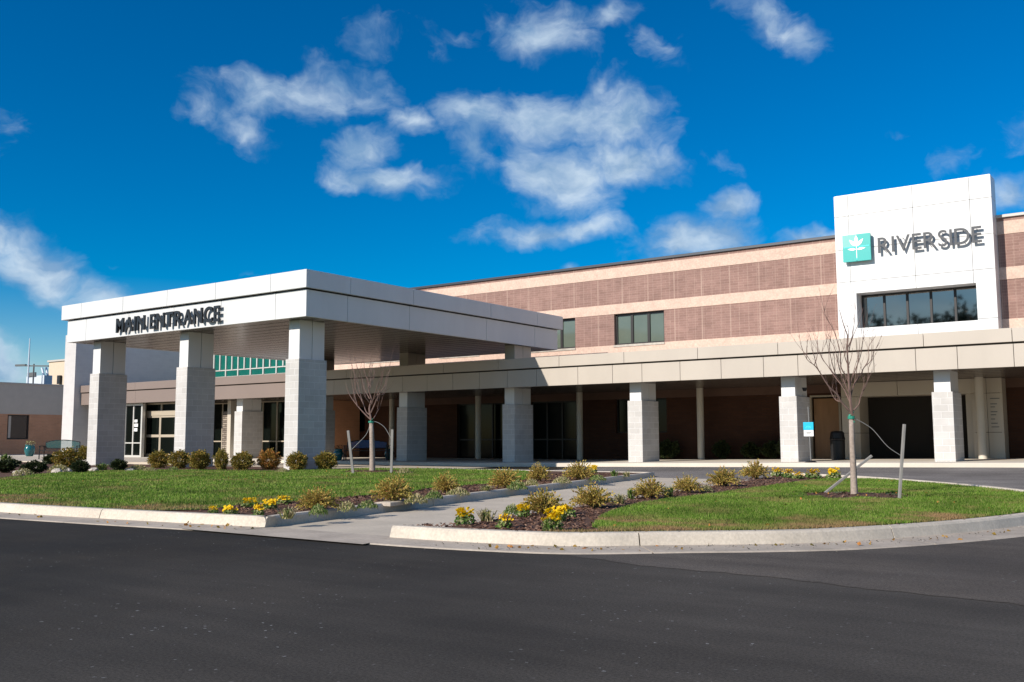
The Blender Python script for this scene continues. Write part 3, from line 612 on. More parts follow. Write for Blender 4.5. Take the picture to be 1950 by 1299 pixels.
# plaza left, covered walk, kerb under the canopy columns
struct(MB().prism([(-70, 21.9), (-48, 21.9), (-40, 22.5), (-36, 23.6), (-34.4, 24.2), (-34.4, 24.6), (-40, 29), (-70, 29)], -.02, .128).build('plaza', M['concrete']))
mb = MB(); X0, X1 = -70, 10
cs = [X0, -22]+[-22+4*i for i in range(1, 9)]
for a, b in zip(cs[:-1], cs[1:]):
    za, zb = FL(a), FL(b); y0, y1 = 29.0, 36.1
    mb.add([(a,y0,-.05),(b,y0,-.05),(b,y0,zb-.02),(a,y0,za-.02),(a,y0+.03,za),(b,y0+.03,zb),(a,y1,za),(b,y1,zb)], [(0,1,2,3),(3,2,5,4),(4,5,7,6)])
struct(mb.build('walkway', M['walk']))

# ------------------------------------------------------------------ entrance canopy
cn = empty('entrance_canopy', (-28, 25, 0), 'large white flat-roofed entrance canopy standing on tall block columns', 'canopy')
CX0, CX1, CY0, CY1 = -34.68, -21.30, 19.36, 33.5
mb = MB()
seamed(mb, 'y', CX0, CX1, 5.54, 6.08, CY0, .12, [-33.35, -30.70, -28.12, -25.55, -22.89])
seamed(mb, 'x', CY0+.121, CY1, 5.54, 6.08, CX1, .12, [21.2, 24.15, 28.5, 31.6])
seamed(mb, 'y', CX0, CX1-.13, 5.54, 6.08, CY1-.12, .12, [-31, -27, -24]); seamed(mb, 'x', CY0+.121, CY1-.13, 5.54, 6.08, CX0+.12, .12, [23, 27, 31])
mb.build('upper_band', M['white'], cn, bevel=.006)
mb = MB(); I = .13
seamed(mb, 'y', CX0+I+.1, CX1-I, 4.69, 5.50, CY0+I, .12, [-33.20, -30.5, -27.9, -25.4, -22.8])
seamed(mb, 'x', CY0+I+.121, CY1-I-.1, 4.69, 5.50, CX1-I, .12, [21.2, 24.1, 28.4, 31.6])
seamed(mb, 'y', CX0+I+.1, CX1-I-.13, 4.69, 5.50, CY1-I-.12, .12, []); seamed(mb, 'x', CY0+I+.121, CY1-I-.13, 4.69, 5.50, CX0+I+.22, .12, [])
mb.build('lower_band', M['white'], cn, bevel=.006)
MB().box(CX0+.33, CX1-.3, CY0+.3, CY1-.3, 4.76, 5.9).build('backing', M['seam'], cn)
MB().box(CX0+.04, CX1-.04, CY0+.04, CY1-.04, 6.0, 6.06).build('roof_deck', M['coping_pale'], cn)
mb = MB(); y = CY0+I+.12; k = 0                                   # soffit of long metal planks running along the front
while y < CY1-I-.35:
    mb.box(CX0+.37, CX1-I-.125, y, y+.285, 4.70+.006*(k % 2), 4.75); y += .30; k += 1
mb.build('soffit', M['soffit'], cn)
def big_column(x0, zt):
    c = MB().box(x0, x0+.60, 19.95, 21.10, -.05, zt).build('column', M['cmu'], cn, bevel=.008)
    b = MB(); b.box(x0+.06, x0+.54, 20.01, 20.52, zt, 4.70); b.box(x0+.06, x0+.54, 20.54, 21.04, zt, 4.70)
    b.build('column_cap', M['white_cap'], c, bevel=.005)
for x0 in (-33.58, -28.31, -22.81): big_column(x0, 3.50)
for x0 in (-33.35, -27.74, -22.17):
    b = MB(); b.box(x0, x0+.48, 30.57, 31.13, 4.07, 4.70); b.box(x0, x0+.48, 31.15, 31.71, 4.07, 4.70)
    b.build('rear_column', M['tan'], cn, bevel=.005)

# ------------------------------------------------------------------ covered walk along the front of the building
cw = empty('covered_walkway', (-20, 31, 0), 'long cream-fasciaed covered walkway with block columns along the front of the building', 'walkway canopy')
FX0, FX1, FY = -51.25, 10.0, 29.9
lo = [-20.25, -18.42, -16.97, -15.79, -14.33, -12.84, -11.38, -10.25, -9.10, -7.92, -6.72, -5.58, -4.12, -2.8, -1.4, 0, 1.4, 2.8] + [-21.6-1.35*i for i in range(22)]
hi = [-19.2, -16.47, -13.65, -10.87, -8.4, -6.47, -4.13, -1.5, 1.2] + [-22-2.75*i for i in range(11)]
FM = -33.6
seamed(MB(), 'y', FM, FX1, 3.0, 3.645, FY+.05, .1, lo).build('lower_fascia', M['cream'], cw, bevel=.005)
seamed(MB(), 'y', FX0, FM-.02, 3.0, 3.645, FY+.05, .1, [-40.6, -46], gap=.008).build('lower_fascia', M['mauve'], cw, bevel=.005)
seamed(MB(), 'y', FM, FX1, 3.70, 4.09, FY, .1, hi).build('upper_fascia', M['cream'], cw, bevel=.005)
seamed(MB(), 'y', FX0, FM-.02, 3.70, 4.09, FY, .1, [-40.6, -46], gap=.008).build('upper_fascia', M['mauve'], cw, bevel=.005)
MB().box(FX0+.01, FX1, FY+.17, FY+.3, 3.03, 4.03).build('backing', M['seam'], cw)
MB().box(FX0, FX1, FY+.02, 35.98, 4.03, 4.075).build('roof_deck', M['coping_pale'], cw)
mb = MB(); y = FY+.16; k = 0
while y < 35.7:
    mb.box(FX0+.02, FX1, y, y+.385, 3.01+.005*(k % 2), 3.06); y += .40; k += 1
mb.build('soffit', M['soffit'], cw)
for x0, zt in ((-38.50, 2.42), (-33.42, 2.38), (-27.80, 2.38), (-22.24, 2.38), (-16.68, 2.38), (-11.10, 2.38), (-6.44, 2.38)):
    c = MB().box(x0, x0+.58, 30.5, 31.78, -.05, zt).build('column', M['cmu'], cw, bevel=.008)
    b = MB(); b.box(x0+.06, x0+.52, 30.57, 31.13, zt, 3.02); b.box(x0+.06, x0+.52, 31.15, 31.71, zt, 3.02)
    b.build('column_cap', M['white_cap'], c, bevel=.005)
for x, yy in ((-32.6, 35.4), (-27.2, 35.4), (-21.7, 35.4), (-16.1, 35.4), (-5.86, 34.8)):
    MB().tube([(x, yy, FL(x)-.02), (x, yy, 3.02)], .135, 20).build('round_post', M['post'], cw, smooth=False)
MB().tube([(-10.38, 30.9, 2.55), (-10.38, 30.9, 2.66)], [.05, .09], 12).build('lamp_housing', M['darkmetal'], cw)

# ------------------------------------------------------------------ main building
hb = empty('main_building', (-15, 40, 0), 'long two-storey brown block building with peach bands behind the covered walkway', 'building')
BX0, BX1, BY = -39.6, 12.0, 36.0
def wall(mb, x0, x1, z0, z1, ops, y=BY, t=.28):
    xs_ = sorted({x0, x1} | {o[0] for o in ops} | {o[1] for o in ops}); zs = sorted({z0, z1} | {o[2] for o in ops if z0 < o[2] < z1} | {o[3] for o in ops if z0 < o[3] < z1})
    for a, b in zip(xs_[:-1], xs_[1:]):
        for c, d in zip(zs[:-1], zs[1:]):
            mx, mz = (a+b)/2, (c+d)/2
            if any(o[0] < mx < o[1] and o[2] < mz < o[3] for o in ops): continue
            mb.box(a, b, y, y+t, c, d)
    return mb
UW = [(-35.0, -32.6), (-30.0, -27.6), (-24.66, -22.25), (-20.28, -17.90)]
ed = [BX0]+[q for ab in UW for q in ab]+[BX1]
for a, b in zip(ed[::2], ed[1::2]): MB().box(a, b, BY, BY+.28, 5.02, 6.37).build('block_panel', M['brick'], hb)
wall(MB(), BX0, BX1, 6.79, 7.93, []).build('upper_block_band', M['brick'], hb)
MB().box(BX0, BX1, BY-.012, BY+.28, 8.38, 8.50).build('top_block_course', M['brick'], hb)
for z0, z1 in ((3.9, 5.02), (6.37, 6.79), (7.93, 8.38)):
    MB().box(BX0, BX1, BY-.02, BY+.28, z0, z1).build('peach_band', M['peach'], hb)
MB().box(BX0-.05, -5.25, BY-.10, BY+.32, 8.50, 8.61).build('coping', M['coping'], hb, bevel=.01)
MB().box(-5.25, BX1+.05, BY-.10, BY+.32, 8.50, 8.60).build('coping', M['coping_pale'], hb, bevel=.01)
LOW = [(-37.12, -35.03, 1.42, 2.68), (-28.95, -25.9, .02, 2.7), (-24.66, -22.25, .02, 2.7), (-20.27, -17.87, 1.27, 2.70), (-11.85, -10.83, .02, 2.55)]
wall(MB(), -35.6-4, BX1, -.05, 2.70, LOW+[(-10.5, -5.25, -.05, 2.70)]).build('lower_wall', M['brick_shaded'], hb)
MB().box(BX0, BX1, BY-.015, BY+.28, 2.70, 3.2).build('lower_band', mat('shaded_band', (.13, .075, .055), .9, var=.12, vscale=2), hb)  # peach band browned, shade under the walkway put into its colour
MB().box(BX0, BX1, BY+.30, 60, -.05, 8.45).build('building_core', M['interior'], hb)
MB().box(BX0+.01, BX1-.01, BY+.29, 60, 8.46, 8.49).build('roof', M['coping_pale'], hb)
def window(parent, x0, x1, z0, z1, y, n, fr, gl, t=.06, dz=.10, mull=.07, rail=None, name='window'):
    mb = MB(); mb.box(x0, x1, y, y+t+.06, z1-t, z1).box(x0, x1, y, y+t+.06, z0, z0+t*.8)
    mb.box(x0, x0+t, y+.002, y+t+.06, z0+t*.8, z1-t).box(x1-t, x1, y+.002, y+t+.06, z0+t*.8, z1-t)
    w = (x1-x0)/n
    for i in range(1, n): mb.box(x0+i*w-mull/2, x0+i*w+mull/2, y+.004, y+t+.05, z0+t*.8, z1-t)
    if rail:
        for r_ in rail: mb.box(x0+t, x1-t, y+.006, y+t+.04, r_-.03, r_+.03)
    f = mb.build(name, fr, parent, bevel=.004)
    for i in range(n): MB().box(x0+i*w+.03, x0+(i+1)*w-.03, y+.055, y+.075, z0+.04, z1-.04).build('pane', gl, f)
    return f
for a, b in UW:
    w_ = window(hb, a, b, 5.02, 6.37, BY+.13, 3, M['frame'], M['glass_green'], t=.09, mull=.12)
    MB().box(a-.02, b+.02, BY-.05, BY+.02, 4.93, 5.02).build('sill', M['stone'], w_)
for a, b, c, d in LOW[:4]:
    window(hb, a, b, c, d, BY+.12, 3 if d-c < 2 else 3, M['frame'], M['glass'], rail=[1.0] if d-c > 2 else None)
d_ = MB().box(-11.80, -10.88, BY+.10, BY+.16, .1, 2.5).build('door', M['door_wood'], hb, bevel=.005)
MB().tube([(-10.98, BY+.08, 1.25), (-10.98, BY+.02, 1.25), (-11.12, BY+.02, 1.25)], .015, 8).build('handle', M['greymetal'], d_)
MB().box(-11.90, -10.80, BY-.03, BY+.1, 2.55, 2.62).box(-11.92, -11.84, BY-.03, BY+.1, .1, 2.55).box(-10.84, -10.76, BY-.03, BY+.1, .1, 2.55).build('door_frame', M['tanframe'], hb)

# tall glazed front to the left (clerestory over the entrance)
cl = empty('entrance_block', (-45, 34, 0), 'entrance block with teal clerestory glass and glazed doors left of the near canopy column', 'building')
mb, gu, gl2 = MB(), MB(), MB(); cx0, cx1, cy = -51.28, -39.62, 38.0; k = 0
mb.box(cx0, cx1, cy, cy+.1, 5.28, 5.34).box(cx0, cx1, cy, cy+.1, 4.86, 4.93).box(cx0, cx1, cy, cy+.1, 7.1, 7.3)
x = cx0
while x < cx1:
    mb.box(x, x+.09, cy-.03, cy+.09, 5.34, 7.1)
    if k % 2 == 0: mb.box(x, x+.09, cy-.03, cy+.09, 4.93, 5.28)
    x += .583; k += 1
fr_ = mb.build('clerestory_frame', M['alum'], cl)
MB().box(cx0, cx1, cy+.04, cy+.06, 4.9, 7.2).build('pane', M['teal_glass'], fr_)
MB().box(cx0, cx1, cy+.12, 55, 3, 7.3).build('clerestory_body', M['grey_stucco'], cl)
MB().box(cx0, cx1, 35.9, cy, 3.9, 4.5).build('low_roof', M['coping_pale'], cl)
# glazed shop-front wall under the walkway
window(cl, -44.9+1.8, -35.6, .12, 2.98, 32.5, 7, M['tanframe'], M['glass'], t=.06, mull=.06, rail=[.95], name='glazing')
MB().box(-35.6, -35.4, 32.45, 36.0, .0, 3.0).build('return_wall', M['brick_peach'], cl)
MB().box(-51.2, -43.2, 33.4, 33.6, .0, 3.0).build('lobby_back_wall', M['interior'], cl)
MB().box(-43.5, -43.15, 30.9, 33.4, .12, 3.0).build('lobby_side', M['tanframe'], cl)
pA, pB = gy(237, 800, 30.3).x, gy(270.5, 800, 30.3).x
f = window(cl, pA, pB, .13, 2.99, 30.3, 2, M['alum'], M['glass'], t=.12, mull=.09, rail=[.88], name='sidelight')
for i, (zz, hh, ww) in enumerate(((1.98, .17, .30), (1.74, .2, .42), (1.50, .2, .34))):
    MB().box(pB-.75-ww/2+.1, pB-.75+ww/2+.1, 30.349, 30.353, zz, zz+hh*.85).build('paper_notice', M['banner'], f)
dA, dB = gy(274, 800, 30.8).x, gy(345, 800, 30.8).x
mb = MB(); zh = 2.32
mb.box(dA-.05, dA+.14, 30.75, 30.9, .13, 3.0).box(dA+.14, dB, 30.76, 30.9, zh, zh+.27).box(dA+.14, dB, 30.76, 30.9, 2.92, 3.0).box((dA+dB)/2-.12, (dA+dB)/2-.04, 30.77, 30.89, zh+.27, 2.92)
mb.build('door_surround', M['tanframe'], cl, bevel=.005)
MB().box(dA+.1, dB, 30.85, 30.87, zh+.2, 2.95).build('transom_pane', M['glass'], cl)
mid_ = gy(304, 830, 30.8).x; rgt_ = gy(334, 830, 30.8).x
for a, b in ((dA+.15, mid_), (mid_+.01, rgt_), (rgt_+.01, dB)):
    dr_ = MB(); dr_.box(a, a+.07, 30.80, 30.86, .15, zh).box(b-.07, b, 30.80, 30.86, .15, zh).box(a+.07, b-.07, 30.80, 30.86, 1.18, 1.32).box(a+.07, b-.07, 30.80, 30.86, .15, .30).box(a+.07, b-.07, 30.80, 30.86, zh-.1, zh)
    dd = dr_.build('sliding_door', M['tanframe'], cl, bevel=.004)
    MB().box(a+.05, b-.05, 30.825, 30.835, .25, zh-.05).build('pane', M['glass'], dd)
# stacked stone pier and slim post beside it
px0, px1 = gy(424, 800, 31.3).x, gy(434, 800, 31.3).x
MB().box(px0, px1, 31.3, 31.7, -.02, 2.45).build('stone_pier', M['stackstone'], cl)
MB().box(px1+.01, px1+.28, 31.25, 31.6, -.02, 3.0).build('slim_pier', M['tan'], cl)

# ------------------------------------------------------------------ free standing wing wall
ww_ = MB().box(-52.42, -51.30, 29.57, 52, -.05, 7.0).build('wing_wall', M['cmu_lilac'], None, loc=(-51.8, 40, 0))
tag(ww_, 'tall pale wall whose sunlit end stands at the left end of the white canopy', 'wall')

# ------------------------------------------------------------------ low building at the left edge
sb = empty('side_building', (-66, 32, 0), 'low building with grey upper wall over peach block at the left edge', 'building')
sx = -62.0
ops = [(31.35, 32.75, 1.10, 2.67)]
def wallx(mb, y0, y1, z0, z1, ops):
    ysn = sorted({y0, y1} | {o[0] for o in ops} | {o[1] for o in ops}); zs = sorted({z0, z1} | {o[2] for o in ops} | {o[3] for o in ops})
    for a, b in zip(ysn[:-1], ysn[1:]):
        for c, d in zip(zs[:-1], zs[1:]):
            if any(o[0] < (a+b)/2 < o[1] and o[2] < (c+d)/2 < o[3] for o in ops): continue
            mb.box(sx-.25, sx, a, b, c, d)
    return mb
wallx(MB(), 18, 48, -.05, 2.72, ops).build('lower_wall', M['brick_peach'], sb)
MB().box(sx-.25, sx+.02, 18, 48, 2.72, 4.66).build('upper_wall', M['grey_stucco'], sb)
MB().box(sx-.3, sx+.08, 17.95, 48.05, 4.66, 4.74).build('coping', M['coping_pale'], sb)
MB().box(-85, sx-.26, 18, 48, -.05, 4.6).build('building_core', M['interior'], sb)
mb = MB(); mb.box(sx-.16, sx-.08, 31.35, 32.75, 1.10, 1.19).box(sx-.16, sx-.08, 31.35, 32.75, 2.60, 2.67).box(sx-.16, sx-.078, 31.35, 31.43, 1.19, 2.6).box(sx-.16, sx-.078, 32.67, 32.75, 1.19, 2.6)
f = mb.build('window', M['frame'], sb); MB().box(sx-.14, sx-.12, 31.4, 32.7, 1.15, 2.65).build('pane', mat('bronze_glass', (.05, .028, .018), .12, spec=.8), f)
MB().box(sx-.118, sx-.10, 31.46, 31.62, 1.2, 2.6).build('blind_strip', M['grey_stucco'], f)
# beige block behind it with its small vent, antenna mast and rooftop unit
bp_ = gy(93, 700, 60); bx = bp_.x; zt = gy(93, 690, 60).z
bb = empty('rear_building', (bx+6, 62, 0), 'beige windowless block rising behind the low building at far left', 'building')
MB().box(bx, bx+40, 60, 75, 0, zt).build('wall', M['beige'], bb)
MB().box(bx-.15, bx+40.15, 59.85, 75.1, zt, zt+.2).build('coping', M['coping_pale'], bb)
v_ = gy(115, 725, 60); MB().box(v_.x-.25, v_.x+.35, 59.7, 59.98, v_.z-.4, v_.z+.6).build('wall_vent', M['darkmetal'], bb, bevel=.02)
ab = gy(53, 728, 40); at_ = gy(53, 645, 40)
an = empty('antenna_mast', (ab.x, 40, 4.5), 'thin pale antenna mast on the roof of the low building', 'antenna')
MB().tube([(ab.x, 40, 4.5), (ab.x, 40, (ab.z+at_.z)/2), (ab.x, 40, at_.z)], [.07, .06, .035], 8).build('pole', mat('pale_mast', (.55, .62, .70), .5), an)
c0, c1 = gy(28, 696, 40), gy(90, 697, 40); mb = MB(); mb.bar((c0.x, 40.1, c0.z), (gy(47, 698, 40).x, 40.1, c0.z-.05), .16); mb.bar((gy(47, 699, 40).x, 40.1, c0.z-.1), (c1.x, 40.1, c1.z), .1)
mb.build('cross_arm', M['greymetal'], an)
MB().tube([(gy(62, 700, 40).x, 40.1, 4.5), (gy(62, 700, 40).x, 40.1, c0.z)], .06, 8).build('strut', M['greymetal'], an)
u0_, u1_ = gy(50, 717, 41), gy(84, 717, 41)
un = empty('rooftop_unit', ((u0_.x+u1_.x)/2, 42, 4.5), 'pale grey air handling unit on the low roof beside the antenna', 'roof unit')
MB().box(u0_.x, u1_.x, 41, 41.7, 4.6, u0_.z).build('casing', mat('pale_casing', (.55, .60, .66), .5), un, bevel=.03)
mb = MB(); z_ = gy(80, 700, 41).z
for q in (.78, 1.0): mb.tube([(u0_.x+(u1_.x-u0_.x)*q, 41.3, u0_.z), (u0_.x+(u1_.x-u0_.x)*(q-.12), 41.3, z_)], .09, 6)
mb.build('duct', mat('pale_duct', (.6, .66, .74), .5), un)
MB().box(u0_.x+.3, u1_.x-1.2, 40.9, 41.0, u0_.z-.05, u0_.z+.28).build('louvre', M['greymetal'], un)

# ------------------------------------------------------------------ sign tower
tw = empty('sign_tower', (-7.9, 35.6, 0), 'tall white panelled sign tower rising above the brown building at right', 'tower')
TX0, TX1, TY, TZ, TB = -10.5, -5.25, 35.2, 9.88, 36.05
wx0, wx1, wz0, wz1 = -9.82, -5.86, 4.96, 6.23
mb = MB()
vs_ = [-10.0, -7.77, -5.93]; hs = [9.10, 7.86, 6.67]
def tpanel(x0, x1, z0, z1, vv, hh): seamed(mb, 'y', x0, x1, z0, z1, TY, .08, vv, gap=.013, zseams=hh)
tpanel(TX0, TX1, wz1, TZ, vs_, hs); tpanel(TX0, wx0, 4.0, wz1, [], []); tpanel(wx1, TX1, 4.0, wz1, [], [5.0]); tpanel(wx0+.001, wx1-.001, 4.0, wz0, [-7.77], [])
seamed(mb, 'x', TY+.081, TB, 4.0, TZ, TX1, .08, [], gap=.013, zseams=[9.1, 7.86]); mb.box(TX0, TX0+.08, TY+.081, TB, 4.0, TZ); mb.box(TX0+.081, TX1-.081, TB-.06, TB, 8.62, TZ)
mb.build('cladding', M['white'], tw, bevel=.004)
mb = MB(); mb.box(wx0+.002, wx1-.002, TY+.081, BY-.03, wz1, wz1+.06).box(wx0-.06, wx0-.002, TY+.081, BY-.03, wz0-.06, wz1+.06).box(wx1+.002, wx1+.06, TY+.081, BY-.03, wz0-.06, wz1+.06).box(wx0, wx1, TY+.081, BY-.03, wz0-.06, wz0-.002)
mb.build('window_reveal', M['white'], tw)
mb = MB(); mb.box(TX0+.09, TX1-.09, TY+.1, TY+.13, wz1+.07, TZ-.02).box(TX0+.09, wx0-.07, TY+.1, TY+.13, 4.0, wz1+.06).box(wx1+.07, TX1-.09, TY+.1, TY+.13, 4.0, wz1+.06).box(wx0, wx1, TY+.1, TY+.13, 4.0, wz0-.07)
mb.build('backing', M['seam'], tw)
MB().box(TX0+.02, TX1-.02, TY+.02, TB-.02, TZ, TZ+.02).build('parapet_cap', M['white_cap'], tw)
window(tw, wx0, wx1, wz0, wz1, BY-.16, 5, M['frame'], M['glass_mirror'], t=.07, mull=.08)
# lower part of the tower: portal of tan panels with a deep dark opening
ox0, ox1, oz = -9.87, -6.42, 2.50
mb = MB(); fl = FL(-8)-.03
seamed(mb, 'y', TX0, ox0, fl, 3.0, TY, .08, [], zseams=[1.2, 2.5]); seamed(mb, 'y', ox1+.25, TX1, fl, 3.0, TY, .08, [-5.72], zseams=[1.2, 2.5]); seamed(mb, 'y', ox0, ox1+.25, oz, 3.0, TY, .08, [-8.55, -7.2], zseams=[])
mb.box(ox1, ox1+.249, TY+.3, TY+.38, fl, oz)
seamed(mb, 'x', TY+.081, 37.8, fl, oz, ox0, .08, [36.4], zseams=[1.2]); mb.box(TX1-.08, TX1, TY+.081, BY, fl, 3.0)
mb.box(ox0, ox1+.25, TY+.081, 37.8, oz, oz+.05)
mb.build('portal', M['tan'], tw, bevel=.004)
MB().box(ox0-.1, ox1+.3, 37.8, 37.85, fl, 3.0).box(ox1+.02, ox1+.1, TY+.38, 37.8, fl, oz).build('dark_lobby', M['interior'], tw)
lf = MB().box(-6.03, -5.98, TY-.12, TY-.002, 2.28, 2.42).build('wall_lamp', M['darkmetal'], tw, bevel=.01)
mb = MB(); g = random.Random(12)
for i, zz in enumerate((2.30, 2.12, 2.02, 1.86, 1.76, 1.62, 1.48, 1.36)):
    x = -5.62; L_ = (.26, .18, .12, .2, .14, .12, .18, .22)[i]
    while x < -5.62+L_: w = g.uniform(.012, .03); mb.box(x, x+w, TY-.006, TY-.001, zz, zz+.032); x += w+.003
    mb.build('text_line', M['greymetal'], tw); mb = MB()

# ------------------------------------------------------------------ letters
def letters(text, parent, x0, x1, z0, z1, y, depth, m, bold=0.0, gap=.12, space=.45, standoff=0.1):
    cur = []; pen = 0
    for ch in text:
        if ch == ' ': pen += space; continue
        cu = bpy.data.curves.new('glyph', 'FONT'); cu.body = ch; cu.size = 1; cu.offset = bold; cu.resolution_u = 5
        ob = bpy.data.objects.new('glyph', cu); S.collection.objects.link(ob); bpy.context.view_layer.update()
        me = bpy.data.meshes.new_from_object(ob.evaluated_get(bpy.context.evaluated_depsgraph_get()))
        co = np.empty(len(me.vertices)*3); me.vertices.foreach_get('co', co); co = co.reshape(-1, 3)
        faces = [tuple(p.vertices) for p in me.polygons]; edges = {}
        for f_ in faces:
            for a, b in zip(f_, f_[1:]+f_[:1]): edges[(a, b)] = 1
        bpy.data.objects.remove(ob); bpy.data.curves.remove(cu); bpy.data.meshes.remove(me)
        lo_, hi_ = co.min(0), co.max(0); cur.append((pen-lo_[0], co, faces, edges)); pen += hi_[0]-lo_[0]+gap
    tot = pen-gap; capz = max(c[1][:, 1].max() for c in cur); basez = 0.0; sxx = (x1-x0)/tot; szz = (z1-z0)/(capz-basez)
    for off, co, faces, edges in cur:
        X = x0+(co[:, 0]+off)*sxx; Z = z0+(co[:, 1]-basez)*szz; n = len(co)
        vs = [(X[i], y, Z[i]) for i in range(n)]+[(X[i], y+depth, Z[i]) for i in range(n)]
        fs = list(faces)+[tuple(i+n for i in f_[::-1]) for f_ in faces]+[(b, a, a+n, b+n) for (a, b) in edges if (b, a) not in edges]
        mb_ = MB().add(vs, fs); cxm = float(X.mean()); zm = float(Z.mean())
        mb_.tube([(cxm-.02, y+depth, z0+.1), (cxm-.02, y+depth+standoff, z0+.1)], .012, 5).tube([(cxm-.02, y+depth, z1-.1), (cxm-.02, y+depth+standoff, z1-.1)], .012, 5)
        mb_.build('letter', m, parent)
me_ = empty('entrance_lettering', (-28, 19.2, 4.8), 'black raised letters reading MAIN ENTRANCE on the front of the white canopy', 'sign')
letters('MAIN ENTRANCE', me_, -31.05, -25.30, 4.83, 5.33, CY0+I-.15, .06, M['letter'], bold=.022, gap=.12, space=.34, standoff=.09)
rv = empty('name_lettering', (-7.2, 35, 7.6), 'thin grey raised letters reading RIVERSIDE on the white sign tower', 'sign')
letters('RIVERSIDE', rv, -8.95, -5.58, 7.57, 8.13, TY-.20, .05, M['steel'], bold=.002, gap=.10, standoff=.15)
lg = empty('logo_sign', (-9.66, 35, 7.4), 'square teal logo sign with a white leaf on the white sign tower', 'sign')
lx0, lx1, lz0, lz1, ly = -10.17, -9.19, 7.36, 8.34, TY-.24; lcx, lcz = (lx0+lx1)/2, lz0+.53
MB().box(lx0+.004, lx1-.004, ly+.012, ly+.14, lz0+.004, lz1-.004).build('panel', mat('teal_edge', (.0, .34, .32), .4), lg, bevel=.02)
MB().box(lx0+.10, lx1-.10, ly+.14, TY-.002, lz0+.1, lz1-.1).build('mounting_box', mat('teal_back', (.0, .2, .19), .5), lg)
MB().box(lx0, lcx-.012, ly, ly+.012, lcz+.012, lz1).build('pale_quadrant', M['teal_pale'], lg)
mb = MB().box(lcx+.012, lx1, ly, ly+.012, lcz+.012, lz1).box(lx0, lcx-.012, ly, ly+.012, lz0, lcz-.012).box(lcx+.012, lx1, ly, ly+.012, lz0, lcz-.012); mb.build('teal_quadrant', M['teal'], lg)
MB().box(lx0+.03, lx1-.03, ly-.004, ly+.006, lcz-.016, lcz+.016).box(lcx-.016, lcx+.016, ly-.004, ly+.006, lz0+.05, lcz-.016).build('aqua_cross', M['teal_line'], lg)
def leafshape(cx_, cz_, ang, L_, w_):
    a = R(ang); u, v = (math.cos(a), math.sin(a)), (-math.sin(a), math.cos(a)); pts = []
    for i in range(13): t = i/12; pts.append((t*L_, w_*math.sin(math.pi*t**.8)))
    for i in range(11, 0, -1): t = i/12; pts.append((t*L_, -w_*math.sin(math.pi*t**.8)))
    n = len(pts); vs = [(cx_+p*u[0]+q*v[0], yy, cz_+p*u[1]+q*v[1]) for yy in (ly-.012, ly-.002) for p, q in pts]
    return vs, [tuple(range(n))]+[tuple(range(n, 2*n))[::-1]]+[(i, i+n, (i+1) % n+n, (i+1) % n) for i in range(n)]
mb = MB()
for cx_, cz_, ang, L_, w_ in ((lcx, lcz+.08, 90, .34, .065), (lcx+.02, lcz+.02, 48, .34, .062), (lcx-.02, lcz+.02, 132, .34, .062), (lcx+.02, lcz-.10, 5, .30, .045), (lcx-.02, lcz-.10, 175, .30, .045)):
    mb.add(*leafshape(cx_, cz_, ang, L_, w_))
mb.box(lcx-.011, lcx+.011, ly-.010, ly-.001, lcz-.42, lcz+.1); mb.build('leaf_emblem', M['whitepaint'], lg)

# ------------------------------------------------------------------ small things by the walkway
p = gy(1539.5, 816, 29.7); fz = FL(p.x)
sg = empty('parking_sign', (p.x, 29.7, fz), 'small blue and white sign on a thin post beside the block column', 'sign')
MB().tube([(p.x+.03, 29.74, fz), (p.x, 29.74, 2.0)], .022, 8).build('post', M['greymetal'], sg); MB().lathe([(.0, fz+.07), (.10, fz+.05), (.2, fz+.0)], p.x+.03, 29.74).build('base', M['darkmetal'], sg)
zt_, zm_, zb_ = gy(1538, 804, 29.7).z, gy(1538, 819, 29.7).z, gy(1538, 831, 29.7).z; hw = .16
MB().box(p.x-hw, p.x+hw, 29.69, 29.71, zm_, zt_).build('blue_plate', M['signblue'], sg, bevel=.008)
MB().box(p.x-hw+.012, p.x+hw-.004, 29.69, 29.71, zb_, zm_-.004).build('white_plate', M['whitepaint'], sg, bevel=.008)
mb = MB(); n = 10; vs = []
cz = zm_+.075
for i in range(n+1): a = math.pi*i/n; vs += [(p.x+.085*math.cos(a), 29.684, cz+.05*math.sin(a)), (p.x+.055*math.cos(a), 29.684, cz+.028*math.sin(a))]
mb.add(vs, [(2*i, 2*i+1, 2*i+3, 2*i+2) for i in range(n)]).box(p.x-.09, p.x+.09, 29.682, 29.688, cz-.02, cz-.002).build('symbol', M['teal_line'], sg)
MB().box(p.x-.07, p.x+.08, 29.684, 29.689, zb_+.10, zb_+.125).box(p.x-.05, p.x+.06, 29.684, 29.689, zb_+.065, zb_+.082).build('small_print', M['greymetal'], sg)
p = gy(1595, 845, 34.2); fz = FL(p.x); tz = gy(1595, 820.5, 34.2).z
tb = empty('litter_bin', (p.x, 34.2, fz), 'tall black litter bin standing beside the brown door', 'bin')
h_ = tz-fz
MB().lathe([(.22, fz), (.24, fz+.02), (.25, fz+h_*.66), (.235, fz+h_*.68)], p.x, 34.2, 20).build('body', M['darkmetal'], tb)
MB().lathe([(.255, fz+h_*.68), (.265, fz+h_*.72), (.25, fz+h_*.76), (.23, fz+h_*.93), (.19, fz+h_*.98), (0, fz+h_)], p.x, 34.2, 20).build('hood', M['darkmetal'], tb)

